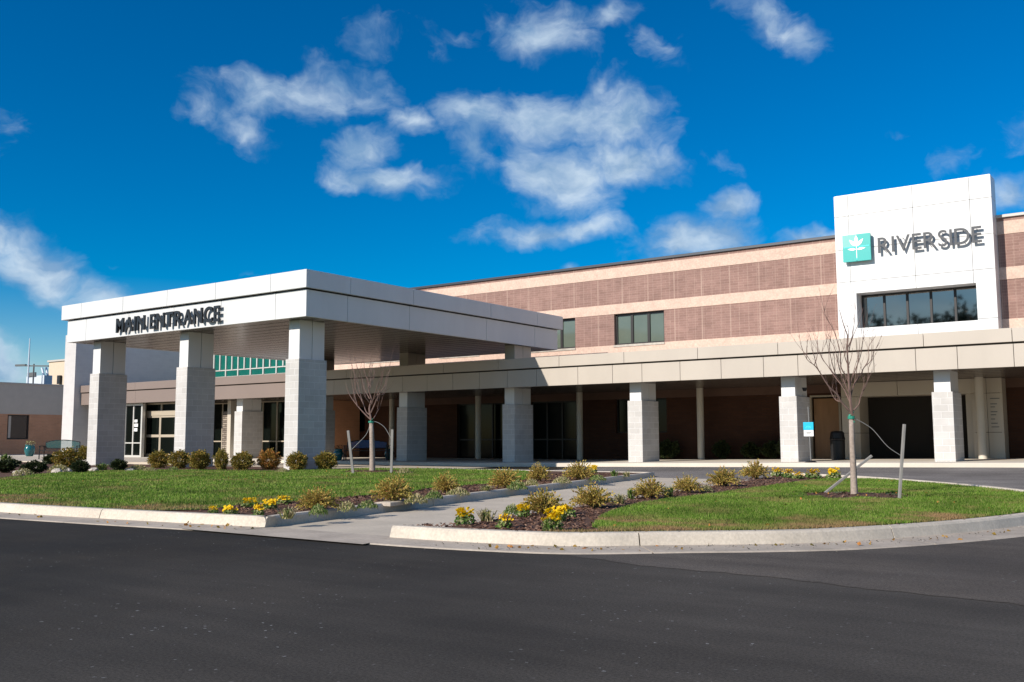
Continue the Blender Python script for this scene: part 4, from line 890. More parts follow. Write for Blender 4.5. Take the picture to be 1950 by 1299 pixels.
def bench(px0, px1, base, zb, col, label, depth_, h=.9):
    a, b = gz(px0, base, zb), gz(px1, base, zb); c = (a+b)/2; 
    ax = Vector((math.cos(YAW), math.sin(YAW), 0)); ay = Vector((-math.sin(YAW), math.cos(YAW), 0)); L_ = abs((b-a).dot(ax))/2
    e = empty('bench', c, label, 'bench'); zb0 = zb
    def P(u, v, w): return c+ax*u+ay*v+Vector((0, 0, w))
    mb_ = MB(); n = 16
    # arched back of thin horizontal slats in a tube frame
    top = lambda t: h-.10+.10*max(0, math.cos(t*math.pi/2))
    U = [-.86+1.72*i/n for i in range(n+1)]
    fr_ = MB(); fr_.tube([P(u*L_, .10, top(u/.86)) for u in U], .022, 6); fr_.tube([P(u*L_, .06, .52) for u in U], .018, 6)
    for s_ in (-.86, .86): fr_.tube([P(s_*L_, .06, .40), P(s_*L_, .10, top(1))], .022, 6)
    fr_.build('back_frame', M['darkmetal'], e)
    z = .54
    while z < h-.02:
        us = [u for u in U if top(u/.86) > z+.01]
        if len(us) > 1: mb_.bar(P(us[0]*L_, .085, z), P(us[-1]*L_, .085, z), .008, .020)
        z += .034
    mb_.build('backrest', col, e)
    st = MB()
    for i in range(7): st.bar(P(-.9*L_, -.42+.075*i, .42), P(.9*L_, -.42+.075*i, .42), .055, .022)
    st.build('seat', M['darkmetal'], e)
    for s_ in (-.93, .93):
        lgm = MB(); lgm.tube([P(s_*L_, -.40, .0), P(s_*L_, -.38, .62)], .028, 6).tube([P(s_*L_, .10, .0), P(s_*L_, .06, .62)], .028, 6); lgm.bar(P(s_*L_, -.44, .63), P(s_*L_, .12, .63), .06, .03)
        lgm.build('armrest_frame', M['darkmetal'], e)
    return e
def pot(px, base, zb, s_, label, leafm, seed):
    c = gz(px, base, zb); e = empty('planter_pot', c, label, 'plant pot')
    MB().lathe([(.16*s_, zb), (.20*s_, zb+.02), (.27*s_, zb+.25*s_), (.30*s_, zb+.42*s_), (.25*s_, zb+.56*s_), (.22*s_, zb+.60*s_), (.27*s_, zb+.66*s_), (.27*s_, zb+.68*s_), (.23*s_, zb+.66*s_), (.0, zb+.62*s_)], c.x, c.y, 24).build('pot', M['pot'], e, smooth=True)
    mb_ = MB(); g_ = random.Random(seed)
    for _ in range(110):
        a, q = g_.uniform(0, 6.3), g_.random()**.5*.3*s_; pz = zb+.64*s_+g_.random()*.28*s_*(1-q)
        leafq(mb_, Vector((c.x+math.cos(a)*q, c.y+math.sin(a)*q, pz)), .05*s_, g_)
    mb_.build('foliage', leafm, e); return e
def leafq(mb_, p, s_, g_, asp=.5, updir=None, mi=0):
    d = updir.copy() if updir is not None else Vector((g_.gauss(0, 1), g_.gauss(0, 1), g_.gauss(.35, .9)))
    d += Vector((g_.gauss(0, .35), g_.gauss(0, .35), g_.gauss(0, .35))); d.normalize()
    w = d.cross(Vector((g_.gauss(0, 1), g_.gauss(0, 1), g_.gauss(0, 1)))).normalized()*s_*asp; d *= s_
    nn = d.cross(w).normalized()*s_*.14
    mb_.add([p-d*.1, p+d*.45+w-nn, p+d, p+d*.45-w-nn], [(0, 1, 2, 3)], mi)

# ------------------------------------------------------------------ shrubs
def golden(seed):
    g_ = random.Random(seed); lf, st = MB(), MB()
    for i in range(230):
        a = g_.uniform(0, 2*math.pi); tl = g_.random()**.6*1.3; L_ = g_.uniform(.36, .49)*(1-.10*tl)
        base = Vector((g_.uniform(-.07, .07), g_.uniform(-.07, .07), 0)); pts = []
        for k in range(6):
            t = k/5; an_ = tl*(.35+.75*t); r_ = L_*t
            pts.append(base+Vector((math.cos(a)*math.sin(an_)*r_*1.15, math.sin(a)*math.sin(an_)*r_*1.15, max(.01, math.cos(an_)*r_*1.0)))+Vector((g_.gauss(0, .008), g_.gauss(0, .008), 0)))
        st.tube(pts, [.003, .0026, .0022, .0018, .0013, .0008], 3, cap=False)
        for k in range(24):
            t = g_.random()**.7*4.99; i0 = int(t); p = pts[i0].lerp(pts[i0+1], t-i0)
            if t < 1.0 and g_.random() < .6: continue
            leafq(lf, p, g_.uniform(.020, .040), g_, .42, (pts[i0+1]-pts[i0]).normalized())
    return lf, st
def ball(seed, n=4600, leafs=(.03, .065), squash=1.0, rough=.42):
    g_ = random.Random(seed); lf, st = MB(), MB(); off = Vector((seed*3.1, 0, 0))
    for _ in range(26):
        a, tl = g_.uniform(0, 6.3), g_.uniform(.1, 1.1); d = Vector((math.cos(a)*math.sin(tl), math.sin(a)*math.sin(tl), math.cos(tl)))
        st.tube([(0, 0, 0), Vector((0, 0, .08))+d*.15, Vector((0, 0, .12))+d*.36], [.012, .008, .003], 4, cap=False)
    for _ in range(n):
        d = Vector((g_.gauss(0, 1), g_.gauss(0, 1), g_.gauss(0, 1))).normalized()
        rr = .43*(1+rough*(noise.noise(d*2.2+off)+.6*noise.noise(d*5+off)))*(g_.uniform(.5, 1.04)**.5 if g_.random() < .75 else g_.uniform(.3, .8))
        if noise.noise(d*4.2+off*1.7) < -.30 and rr > .33: continue
        p = Vector((d.x*rr, d.y*rr, .43+d.z*rr*squash*.98))
        if p.z < .03: continue
        leafq(lf, p, g_.uniform(*leafs), g_, .55, d)
    return lf, st
def tuft(seed, n=90, h=.22, w=.008):
    g_ = random.Random(seed); lf = MB()
    for _ in range(n):
        a = g_.uniform(0, 6.3); b0 = Vector((g_.gauss(0, .03), g_.gauss(0, .03), 0)); L_ = h*g_.uniform(.6, 1.2); o_ = Vector((math.cos(a), math.sin(a), 0)); q = Vector((-o_.y, o_.x, 0))*w*g_.uniform(.7, 1.3)
        le = g_.uniform(.25, .9); p1 = b0+o_*L_*le*.45+Vector((0, 0, L_*.62)); p2 = b0+o_*L_*le+Vector((0, 0, L_*(1-.65*le)))
        lf.add([b0-q, b0+q, p1+q, p1-q, p2], [(0, 1, 2, 3), (3, 2, 4)])
    return lf, None
def lowmat(seed, n=520):
    g_ = random.Random(seed); lf = MB()
    for _ in range(n):
        a, q = g_.uniform(0, 6.3), g_.random()**.55*.26; z = .10*(1-(q/.28)**2)*g_.random()**.5+.01
        leafq(lf, Vector((math.cos(a)*q*1.3, math.sin(a)*q, z)), g_.uniform(.02, .04), g_, .45)
    return lf, None
def proto(name, gen, leafm, stemm=None):
    e = empty(name, (0, 0, -50), 'x', 'x'); lf, st = gen
    off = Vector((0, 0, -50)); lf.v = [(a, b, c-50) for a, b, c in lf.v]; lf.build('foliage', leafm, e)
    if st is not None and st.v: st.v = [(a, b, c-50) for a, b, c in st.v]; st.build('stems', stemm or M['leafbase'], e)
    return e
protos = []
def place(pr, px, base, wpx, hpx, label, cat, group, unit=(1.0, 1.0), zg=.128, rz=None, seed=0):
    """stand a copy at the ground point under (px, base); wpx/hpx its apparent size in the photograph"""
    p = gz(px, base, zg); dep = (p-CAM).dot(fw); w = wpx*dep/F/unit[0]; h = hpx*dep/F/unit[1]
    g_ = random.Random(int(px*7+base)); e = copy_tree(pr); e.location = p-Vector((0, 0, .012)); e.rotation_euler = (0, 0, g_.uniform(0, 6.28) if rz is None else rz); e.scale = (w, w, h)
    tag(e, label, cat, group); return e
gp = [proto('golden_shrub', golden(i), M['leaf_gold'], M['twig']) for i in (1, 2, 3)]
rp_ = [proto('round_shrub', ball(i), M['leaf_bronze']) for i in (11, 12)]+[proto('round_shrub', ball(13), M['leaf_rust'])]
dp = [proto('dark_shrub', ball(i, 3200, (.04, .08), .8, .4), M['leaf_dark']) for i in (21, 22)]
protos += gp+rp_+dp
GG = 'golden spirea shrubs in the island beds'
G_ = [(605,972,80,46,0,'golden shrub behind the yellow pansies, nearest the kerb corner of the left bed'),
 (748,957,78,54,1,'widest golden shrub of the left bed, behind the small orange flag'),
 (849,939,52,39,2,'golden shrub in the left bed, first to the right of the orange flag shrub'),
 (962,930,66,40,0,'golden shrub halfway along the long kerb of the left bed'),
 (1026,917,46,36,1,'golden shrub in the left bed directly below the shaded block column'),
 (1104,914,62,36,2,'golden shrub at the far end of the left bed beside a yellow pansy'),
 (1034,981,84,52,0,'brownish golden shrub among the yellow pansies at the near end of the right bed'),
 (1130,967,84,48,1,'second golden shrub from the near end of the right bed'),
 (1236,949,74,40,2,'third golden shrub from the near end of the right bed'),
 (1309,938,56,34,0,'golden shrub in the right bed just past the end of the long kerb'),
 (1377,926,62,38,1,'second golden shrub from the far end of the right bed'),
 (1438,912,54,36,2,'farthest golden shrub of the right bed, beside the row of yellow pansies')]
for x, b, w, h, k, lb in G_: place(gp[k], x, b, w, h, lb, 'shrub', GG, (.84, .44))
GR = 'round clipped shrubs along the back of the left island'
R_ = [(126,893,48,40,0,'large bronze shrub in front of the bench at far left'),
 (159,876,22,28,1,'narrow bronze shrub touching the left side of the leftmost canopy column'),
 (302,891,40,33,0,'round bronze shrub in front of the sliding entrance doors'),
 (341,892,38,36,1,'yellowish round shrub at the left foot of the middle canopy column'),
 (379,894,40,38,1,'round shrub in front of the dark side of the middle canopy column'),
 (421,895,28,40,0,'narrow round shrub just right of the middle canopy column'),
 (461,895,42,36,1,'green bronze round shrub in front of the sunlit walkway column'),
 (512,894,42,38,2,'reddest round shrub, left of the near corner column'),
 (565,896,40,36,0,'round bronze shrub in front of the near corner column'),
 (620,895,42,36,1,'round olive shrub at the right foot of the near corner column')]
for x, b, w, h, k, lb in R_: place(rp_[k], x, b, w, h, lb, 'shrub', GR, (.92, .90))
GD = 'low dark shrubs at the left end of the bed'
for x, b, w, h, k, lb in [(8,900,46,24,0,'dark low shrub cut by the left edge of the photo'), (66,902,46,24,1,'wide dark low shrub below the teal plant pot'),
 (96,884,26,18,0,'small dark shrub just right of the teal plant pot'), (152,901,32,24,1,'dark low shrub left of the foot of the leftmost canopy column'), (226,897,30,22,0,'small dark green shrub right of the leftmost canopy column'), (20,888,36,14,1,'thin dark shrub along the edge of the paved plaza at far left')]:
    place(dp[k], x, b, w, h, lb, 'shrub', GD, (.92, .78))
GW = 'dark evergreens against the brick wall under the walkway'
for x, y_, w, h, k, lb in [(-18.7, 35.2, 1.0, .75, 0, 'black-green shrub under the walkway right of the first sunlit column'), (-17.5, 35.3, 1.1, .85, 1, 'dark shrub against the wall left of the slim post'), (-15.2, 35.3, .9, .8, 0, 'dark shrub against the wall right of the slim post'),
 (-14.0, 35.25, 1.1, .7, 1, 'dark shrub midway between the slim post and the signed column'), (-13.2, 35.3, .9, .75, 0, 'dark shrub left of the signed column'), (-12.5, 35.2, .9, .95, 1, 'tallest dark shrub, touching the left side of the signed column')]:
    e = copy_tree(dp[k]); e.location = (x, y_, FL(x)); e.scale = (w, w*.7, h*1.1); e.rotation_euler = (0, 0, x*3); tag(e, lb, 'shrub', GW)
# pansies
def pansy(seed):
    g_ = random.Random(seed); lf, fl_, ey = MB(), MB(), MB()
    for _ in range(130):
        a, q = g_.uniform(0, 6.3), g_.random()**.6*.38; leafq(lf, Vector((math.cos(a)*q, math.sin(a)*q, g_.uniform(.04, .5)*(1-q))), g_.uniform(.10, .17), g_, .5)
    for _ in range(46):
        a, q = g_.uniform(0, 6.3), g_.random()**.6*.36; c = Vector((math.cos(a)*q, math.sin(a)*q, .42-.8*q*q+g_.uniform(0, .30)))
        n = Vector((math.cos(a)*q+g_.gauss(.15, .25), math.sin(a)*q-.55+g_.gauss(0, .25), .55)).normalized(); u = n.cross(Vector((0, 0, 1))).normalized(); v = u.cross(n)
        s_ = g_.uniform(.050, .080)
        for k in range(5):
            b = 2*math.pi*k/5+.3; d1 = (u*math.cos(b)+v*math.sin(b)); d2 = (-u*math.sin(b)+v*math.cos(b))
            fl_.add([c, c+d1*s_*.6+d2*s_*.55, c+d1*s_*1.1+d2*s_*.25+n*.02, c+d1*s_*1.1-d2*s_*.25+n*.02, c+d1*s_*.6-d2*s_*.55], [(0, 1, 2, 3, 4)])
        ey.add([c+n*.012+(u*math.cos(t)+v*math.sin(t))*s_*.2 for t in (0, 1.26, 2.5, 3.8, 5.0)], [(0, 1, 2, 3, 4)])
    return lf, fl_, ey
pp = []
for sd in (1, 2):
    lf, fl_, ey = pansy(sd); e = empty('pansy', (0, 0, -50), 'x', 'x')
    for m_ in (lf, fl_, ey): m_.v = [(a, b, c-50) for a, b, c in m_.v]
    lf.build('foliage', M['leaf_green'], e); fl_.build('flower_heads', M['petal'], e); ey.build('flower_eyes', M['petal_eye'], e); pp.append(e)
protos += pp
P_ = [(406,977,18,14,'leftmost pansy clump of the left bed'), (439,980,28,18,'pansy clump in the left bed, second from the left'), (476,966,30,18,'pansy clump at the back of the left bed, over the nearest one'),
 (493,982,22,22,'nearest pansy clump of the left bed'), (514,970,28,20,'pansy clump right of the nearest one in the left bed'), (541,960,28,17,'rightmost pansy clump of the left bed, touching the golden shrub'),
 (885,999,36,32,'pansy clump at the tip of the right bed'), (962,1005,30,28,'pansy clump near the kerb, second from the tip of the right bed'), (996,984,26,24,'pansy clump left of the brownish golden shrub'),
 (1050,1011,38,40,'tallest pansy clump, nearest the kerb of the right bed'), (1064,992,28,28,'pansy clump behind the tallest clump of the right bed'), (1081,984,28,26,'pansy clump right of the brownish golden shrub'), (1128,902,20,16,'single pansy clump at the far end of the left bed'),
 (1480,907,22,17,'pansy clump in the back row, leftmost of five'), (1501,910,20,17,'pansy clump in the back row, second of five'), (1520,912,22,14,'pansy clump in the back row, third of five'), (1549,911,26,18,'pansy clump in the back row, fourth of five'), (1589,911,26,20,'pansy clump standing apart at the right end of the back row')]
for i, (x, b, w, h, lb) in enumerate(P_): place(pp[i % 2], x, b, w, h, lb, 'flowers', 'yellow pansies in the island beds', (.72, .66))
# straggly perennials
tp_ = [proto('perennial_plant', tuft(31), M['leaf_straw']), proto('perennial_plant', tuft(32, 70, .2, .012), M['leaf_green']), proto('perennial_plant', lowmat(33), M['leaf_straw']), proto('perennial_plant', lowmat(34), M['leaf_green'])]
protos += tp_
T_ = [(548,986,60,26,0,'spiky straw plant at the kerb corner of the left bed'), (606,980,46,22,3,'green low plant under the front of the nearest golden shrub'), (660,972,46,20,2,'straw plant between the two nearest golden shrubs of the left bed'), (700,968,40,18,3,'low green plant left of the orange flag'),
 (792,958,44,20,2,'low pale plant right of the orange flag'), (826,950,40,18,3,'green low plant below the third golden shrub of the left bed'), (872,943,46,16,2,'straw plant beside the kerb below the third golden shrub'), (925,936,46,16,0,'straw tuft left of the fourth golden shrub of the left bed'),
 (985,932,48,18,3,'green low plant at the kerb right of the fourth golden shrub'), (1012,924,34,13,2,'pale low plant beneath the fifth golden shrub of the left bed'), (1070,920,44,14,2,'straw low plant left of the last golden shrub of the left bed'), (1138,915,40,12,3,'low plant right of the last golden shrub of the left bed'), (1168,908,26,16,1,'upright green plant near the far end of the left bed'), (1194,907,26,12,0,'small tuft at the far tip of the left bed'),
 (925,992,62,30,0,'spiky tuft between the first two pansy clumps of the right bed'), (975,980,40,22,3,'green low plant left of the third pansy clump of the right bed'), (1180,960,50,26,0,'straw tuft right of the second golden shrub of the right bed'), (1200,950,26,24,1,'upright thin plant between two golden shrubs of the right bed'), (1272,946,34,26,1,'upright green plant right of the third golden shrub of the right bed'), (1345,936,30,14,2,'low straw plant between golden shrubs at the far half of the right bed'),
 (44,905,44,14,2,'pale low plant on the stones at far left'), (112,898,50,14,2,'pale low plant left of the leftmost canopy column'), (196,895,40,16,1,'yellow green plant at the foot of the leftmost canopy column'), (262,896,46,12,2,'low straw plant between the small dark shrub and the doors'), (330,897,30,9,3,'low plant beneath the yellowish round shrub'), (285,898,36,9,2,'straw plant beneath the shrub in front of the doors'), (538,900,30,10,2,'low plant left of the near corner column'), (770,903,34,14,2,'small golden plant right of the staked tree'), (8,880,34,18,1,'green plant at the far left beside the plaza edge')]
for x, b, w, h, k, lb in T_: place(tp_[k], x, b, w, h, lb, 'plant', 'low perennials in the beds', ((.40, .22), (.34, .2), (.66, .12), (.66, .12))[k])
for e in protos:
    for ch in list(e.children): bpy.data.objects.remove(ch)
    bpy.data.objects.remove(e)
# stones in the far left bed
def rock(px, base, wpx, hpx, label, seed):
    p = gz(px, base, .125); dep = (p-CAM).dot(fw); w, h = wpx*dep/F/2, hpx*dep/F; mb_ = MB(); g_ = random.Random(seed); n1, n2 = 7, 12; vs = []
    for i in range(n1+1):
        ph = math.pi/2*i/n1
        for j in range(n2):
            d = Vector((math.cos(2*math.pi*j/n2)*math.cos(ph), math.sin(2*math.pi*j/n2)*math.cos(ph), math.sin(ph))); r_ = 1+.28*noise.noise(d*2+Vector((seed, 0, 0)))
            vs.append((p.x+d.x*w*r_, p.y+d.y*w*.7*r_, p.z+d.z*h*r_-.01))
    mb_.add(vs, [(i*n2+j, i*n2+(j+1) % n2, (i+1)*n2+(j+1) % n2, (i+1)*n2+j) for i in range(n1) for j in range(n2)])
    return tag(mb_.build('boulder', M['stone'], None, loc=p), label, 'stone', 'pale stones edging the far left bed')
for i, a in enumerate([(36,905,34,10,'widest pale stone at the lawn edge, far left'), (108,900,26,8,'pale stone below the large bronze shrub at far left'), (130,898,26,7,'pale stone right of the large bronze shrub at far left'), (178,897,24,7,'pinkish pale stone at the foot of the leftmost canopy column'), (72,893,22,7,'pale stone between the dark shrubs at far left'), (246,897,30,6,'pale flat stone right of the small dark green shrub')]): rock(*a, i+3)

# ------------------------------------------------------------------ benches and pots
bench(82, 152, 874, .128, M['benchteal'], 'teal bench with an arched see-through back at far left', 0, h=.92)
bench(656, 741, 876.5, .13, M['benchblue'], 'blue-backed arched bench in the shade behind the staked tree', 0, h=.88)
pot(56, 869, .128, .98, 'teal glazed pot with a small plant left of the teal bench', M['leaf_straw'], 4)
pot(644, 876.5, .13, .72, 'dark teal pot at the left end of the blue-backed bench', M['leaf_dark'], 5)
pot(741, 875.5, .13, .72, 'dark teal pot at the right end of the blue-backed bench', M['leaf_dark'], 6)
# marker flag and the small lid by the kerb
p = gz(731, 957, .128); fl_ = empty('marker_flag', p, 'small orange marker flag in the left bed', 'flag')
MB().tube([p, p+Vector((0, 0, .16))], .003, 5).build('wire', M['wire'], fl_)
mb = MB(); ax = Vector((math.cos(YAW), math.sin(YAW), 0)); q = p+Vector((0, 0, .09)); vs = []
for i in range(5):
    o_ = Vector((0, 0, 1)).cross(ax)*.012*math.sin(i*1.4); vs += [q+ax*.022*i+o_, q+ax*.022*i+o_+Vector((0, 0, .075))]
mb.add(vs, [(2*i, 2*i+2, 2*i+3, 2*i+1) for i in range(4)]).build('cloth', M['orange'], fl_)
p = gz(756, 957, .128); mb = MB(); a_ = Vector((-.187*1, 1, 0)).normalized(); b_ = Vector((a_.y, -a_.x, 0))
e_ = empty('utility_lid', p, 'pale grey utility box lid set in the bed behind the kerb', 'utility lid')
def quadbox(mb, c, u, v, hu, hv, z0, z1):
    vs = [c+u*su*hu+v*sv*hv for su, sv in ((-1,-1),(1,-1),(1,1),(-1,1))]; vs = [Vector((q.x, q.y, z0)) for q in vs]+[Vector((q.x, q.y, z1)) for q in vs]
    return mb.add(vs, [(0,3,2,1),(4,5,6,7),(0,1,5,4),(1,2,6,5),(2,3,7,6),(3,0,4,7)])
quadbox(MB(), p, a_, b_, .40, .14, .10, .150).build('rim', M['gutter'], e_, bevel=.006); quadbox(MB(), p, a_, b_, .36, .11, .14, .154).build('cover', M['concrete'], e_, bevel=.003)
# A-frame board by the sunlit walkway column
p = gz(468, 872, .13)
e_ = empty('sandwich_board', p, 'small white and grey folding board beside the sunlit walkway column', 'notice board')
for s_, mm in ((-1, M['banner']), (1, M['greymetal'])):
    MB().bar(p+Vector((s_*.22, s_*.1, 0)), p+Vector((0, 0, .75)), .5, .025).build('leaf', mm, e_)

# ------------------------------------------------------------------ bare young trees
def on_depth(base, px, py, off=0.0):
    d = ray(px, py); fh = Vector((fw.x, fw.y, 0)).normalized(); k = ((Vector(base)-CAM).dot(fh)+off)/d.dot(fh); return CAM+d*k
def tree(base_px, z, trunk, limbs, tr, seed, label, ntw, spread):
    base = gz(*base_px, z); g_ = random.Random(seed); e = empty('young_tree', base, label, 'tree')
    pts = [base-Vector((0, 0, .03)), base+Vector((0, 0, .04))]+[on_depth(base, *q) for q in trunk]
    n = len(pts); MB().tube(pts, [tr*1.45, tr*1.15]+[tr*(1-.35*i/(n-2)) for i in range(n-2)], 10).build('trunk', M['bark'], e, smooth=True)
    mb_ = MB(); tips = []
    for L_ in limbs:
        r0_ = L_[0]; dz = g_.uniform(-spread, spread); q = L_[1]; m_ = len(q); P3 = [on_depth(base, x+g_.gauss(0, 1.5), y, dz*(i/(m_-1))**1.1) for i, (x, y) in enumerate(q)]
        P3 = catmull([tuple(p) for p in P3], 3) if len(P3) > 2 else P3
        k = len(P3); mb_.tube(P3, [r0_*(1-.82*i/(k-1)) for i in range(k)], 6, cap=True); tips.append((P3, r0_))
    # extra fine shoots all round, rising steeply as on the photographed tree
    for _ in range(ntw):
        P3, r0_ = g_.choice(tips); k = g_.randrange(1, len(P3)-1); p = Vector(P3[k]); d = (Vector(P3[min(k+1, len(P3)-1)])-p).normalized()
        L_ = g_.uniform(.2, .62)*spread/.45; a = g_.uniform(0, 6.3); d = (d*.8+Vector((math.cos(a)*.42, math.sin(a)*.42, .5))).normalized(); q = [p]
        for i in range(4): d = (d+Vector((g_.gauss(0, .09), g_.gauss(0, .09), .1))).normalized(); q.append(q[-1]+d*L_/4)
        rr = r0_*.34; mb_.tube(q, [rr, rr*.8, rr*.6, rr*.42, rr*.25], 4)
        for _k in range(4):
            b = q[g_.randrange(1, 5)]; dd = (d+Vector((g_.gauss(0, .5), g_.gauss(0, .5), g_.uniform(-.1, .4)))).normalized(); mb_.tube([b, b+dd*L_*.12], [rr*.4, rr*.22], 3)
    mb_.build('crown', M['twig'], e)
    tie = on_depth(base, *trunk[-1]); tb_ = MB(); tb_.tube([tie+Vector((0, 0, -.015)), tie+Vector((0, 0, .03))], tr*1.12, 10).tube([tie+Vector((-.03, 0, .03)), tie+Vector((.04, .02, .10))], [.024, .008], 6).tube([tie+Vector((.0, 0, -.03)), tie+Vector((.05, 0, -.07))], [.024, .010], 6)
    tb_.build('tie', M['strap'], e)
    return e, base, tie
T2 = [(.024, [(1621,790),(1618,757),(1616,720),(1614,690),(1616,661),(1612,640),(1606,620),(1601,590)]), (.011, [(1616,661),(1622,645),(1626,618),(1629,575)]),
 (.017, [(1620,788),(1603,765),(1594,752),(1580,735),(1560,708),(1550,696),(1538,684),(1527,658)]), (.008, [(1550,696),(1556,680),(1559,656),(1557,640)]), (.007, [(1556,702),(1548,675),(1540,642)]),
 (.012, [(1619,772),(1608,740),(1592,720),(1574,696),(1566,680),(1567,648)]), (.012, [(1617,745),(1602,708),(1594,688),(1589,660),(1570,634)]), (.012, [(1614,720),(1602,700),(1598,672),(1588,632),(1572,600),(1568,582)]),
 (.013, [(1621,788),(1630,772),(1638,756),(1642,740),(1646,715)]), (.013, [(1618,755),(1628,732),(1638,712),(1646,700),(1656,688),(1664,670),(1676,652)]), (.011, [(1617,735),(1628,700),(1640,676),(1644,648),(1648,612)]),
 (.009, [(1642,704),(1652,684),(1654,660),(1664,640),(1670,628)]), (.009, [(1616,670),(1620,654),(1628,634),(1634,608),(1644,586)]), (.009, [(1603,765),(1594,762),(1586,750),(1580,738)]), (.010, [(1616,700),(1608,680),(1606,655),(1610,600)]),
 (.009, [(1608,740),(1596,722),(1580,700),(1578,672),(1574,645)]), (.009, [(1640,745),(1650,725),(1655,700),(1662,682)]), (.009, [(1592,720),(1584,690),(1580,660),(1586,620)]), (.009, [(1628,732),(1632,700),(1636,660),(1638,630)])]
tree((1627, 944), LZ, [(1625, 890), (1622.5, 840), (1621, 796)], T2, .048, 4, 'bare reddish young tree staked on the right island', 85, .45)
T1 = [(.030, [(707,800),(706,778),(705,761),(703,743),(702,730),(698,718),(693,700)]), (.022, [(706,800),(690,784),(675,765),(665,748),(658,730)]), (.014, [(681,774),(676,755),(671,734),(666,716)]),
 (.018, [(704,790),(698,784),(690,765),(680,746),(676,726),(676,703)]), (.016, [(706,770),(695,754),(688,734),(684,718),(679,700)]), (.014, [(705,760),(696,740),(690,720),(686,700)]), (.016, [(708,797),(714,787),(723,778)]),
 (.020, [(707,786),(714,767),(720,749),(725.5,732),(732,700)]), (.015, [(706,770),(715,749),(723,726),(731,700)]), (.016, [(716,764),(721,755),(732,732),(738,715),(747,699)]), (.013, [(702,740),(709,726),(714,705),(717,698)]), (.012, [(722,752),(730,750),(735,735),(734,725)]),
 (.013, [(704,750),(700,730),(703,706),(706,690)]), (.013, [(690,765),(684,745),(682,725),(672,700)]), (.013, [(720,749),(728,735),(727,715),(736,695)]), (.012, [(703,735),(706,715),(712,690)])]
tree((709, 898), LZ, [(709, 865), (708, 830), (707, 804)], T1, .075, 5, 'bare young tree with a pale trunk staked in front of the covered walkway', 45, .75)

def stake(pa, pb, base_px, z, label, w=.045, lean=0.0, extra=None, tiltoff=0.0):
    b = gz(*base_px, z); t_ = on_depth(b, pb[0], pb[1], tiltoff); e = empty('tree_stake', b, label, 'stake')
    MB().bar(b-Vector((0, 0, .05)), t_, w, w).build('stake_post', M['stake'], e, bevel=.004); return b, t_
_, sA = stake(None, (1722, 808), (1712, 949), LZ, 'upright grey wooden stake right of the bare tree on the right island', .04)
b2, _ = stake(None, (1660, 868), (1562, 940), LZ, 'fallen grey stake leaning across the foot of the bare tree', .038, tiltoff=.15)
_, sL = stake(None, (663, 820), (673, 902), LZ, 'grey stake leaning left of the bare tree nearest the canopy', .065)
_, sR = stake(None, (747, 818), (745, 902), LZ, 'upright grey stake right of the bare tree nearest the canopy', .065)
def guy(base, pts, label, r_=.006):
    q = [on_depth(base, x, y) for x, y in pts]; o = MB().tube(catmull([tuple(v) for v in q], 4), r_, 5).build('guy_wire', M['wire'], None, loc=q[0]); return tag(o, label, 'wire')
guy(gz(1627, 944, LZ), [(1628, 797), (1648, 808), (1664, 820), (1690, 850), (1716, 868)], 'guy wire from the green tie to the upright stake on the right island', .0055)
guy(gz(709, 898, LZ), [(711, 802), (722, 806), (734, 816), (746, 838)], 'guy wire from the tree nearest the canopy down to its right stake', .008)
guy(gz(709, 898, LZ), [(706, 806), (697, 828), (680, 846), (668, 858)], 'guy wire from the tree nearest the canopy down to its left stake', .008)

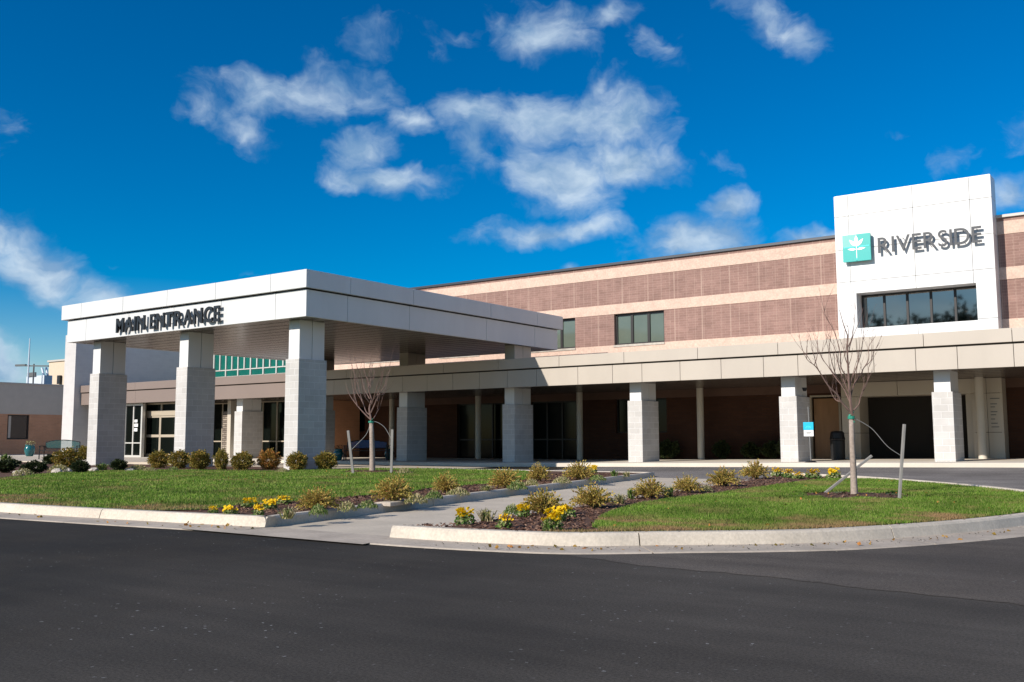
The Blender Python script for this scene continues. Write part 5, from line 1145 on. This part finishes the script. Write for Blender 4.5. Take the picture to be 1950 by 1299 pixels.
# ------------------------------------------------------------------ trees across the road, mirrored in the tower window
LBL = ['tall dark tree mirrored at the left end of the tower window', 'broad dark tree mirrored in the middle of the tower window', 'dark tree mirrored right of the middle of the tower window', 'small dark tree mirrored at the right end of the tower window']
for i, (x, y, h, w) in enumerate([(-29.5, -40, 14.6, 3.0), (-24.2, -41, 14.4, 3.4), (-20.6, -40, 15.6, 2.6), (-16.6, -42, 15.0, 1.7)]):
    g_ = random.Random(50+i); e = empty('street_tree', (x, y, 0), LBL[i], 'tree', 'trees across the road behind the photographer')
    tm = MB(); tm.tube([(x, y, -.1), (x+.1, y, h*.3), (x-.1, y, h*.7)], [.35, .28, .12], 8)
    lf = MB()
    for _ in range(9):
        a = g_.uniform(0, 6.3); z0 = h*g_.uniform(.25, .6); tm.tube([(x, y, z0), (x+math.cos(a)*w*.4, y+math.sin(a)*w*.4, z0+h*.1), (x+math.cos(a)*w*.75, y+math.sin(a)*w*.75, z0+h*.22)], [.12, .08, .03], 5)
    for _ in range(1900):
        d = Vector((g_.gauss(0, 1), g_.gauss(0, 1), g_.gauss(0, 1))).normalized(); r_ = (1+.45*noise.noise(d*1.9+Vector((i*5, 0, 0))))*g_.random()**.35
        leafq(lf, Vector((x+d.x*w*r_, y+d.y*w*r_, h*.66+d.z*h*.34*r_)), g_.uniform(.3, .6), g_, .5)
    tm.build('trunk', M['bark'], e); lf.build('crown', M['leaf_dark'], e)

# a few fallen leaves on the lawns, in the gutters and on the path
mb = MB(); g = random.Random(77)
spots = []
while len(spots) < 150:
    x, y = g.uniform(-20, -2), g.uniform(7, 23)
    if inside(lawn_l, np.array([x]), np.array([y]))[0] or inside(lawn_r, np.array([x]), np.array([y]))[0]: spots.append((x, y, LZ+.03))
for _ in range(60):
    j = g.randrange(8, len(front_r)-40); p = front_r[j]; n_ = (Vector(p)-cen).normalized(); spots.append((p.x+n_.x*g.uniform(.03, .5), p.y+n_.y*g.uniform(.03, .5), .026))
for _ in range(40):
    j = g.randrange(22, len(front_l)); p = front_l[j]; spots.append((p.x, p.y-g.uniform(.02, .4), .026))
for x, y, z in spots:
    leafq(mb, Vector((x, y, z)), g.uniform(.025, .055), g, .45, Vector((g.uniform(-1, 1), g.uniform(-1, 1), .15)))
tag(mb.build('fallen_leaves', M['leaf_rust']), 'small brown fallen leaves on the lawns and in the gutters', 'leaves', kind='stuff')
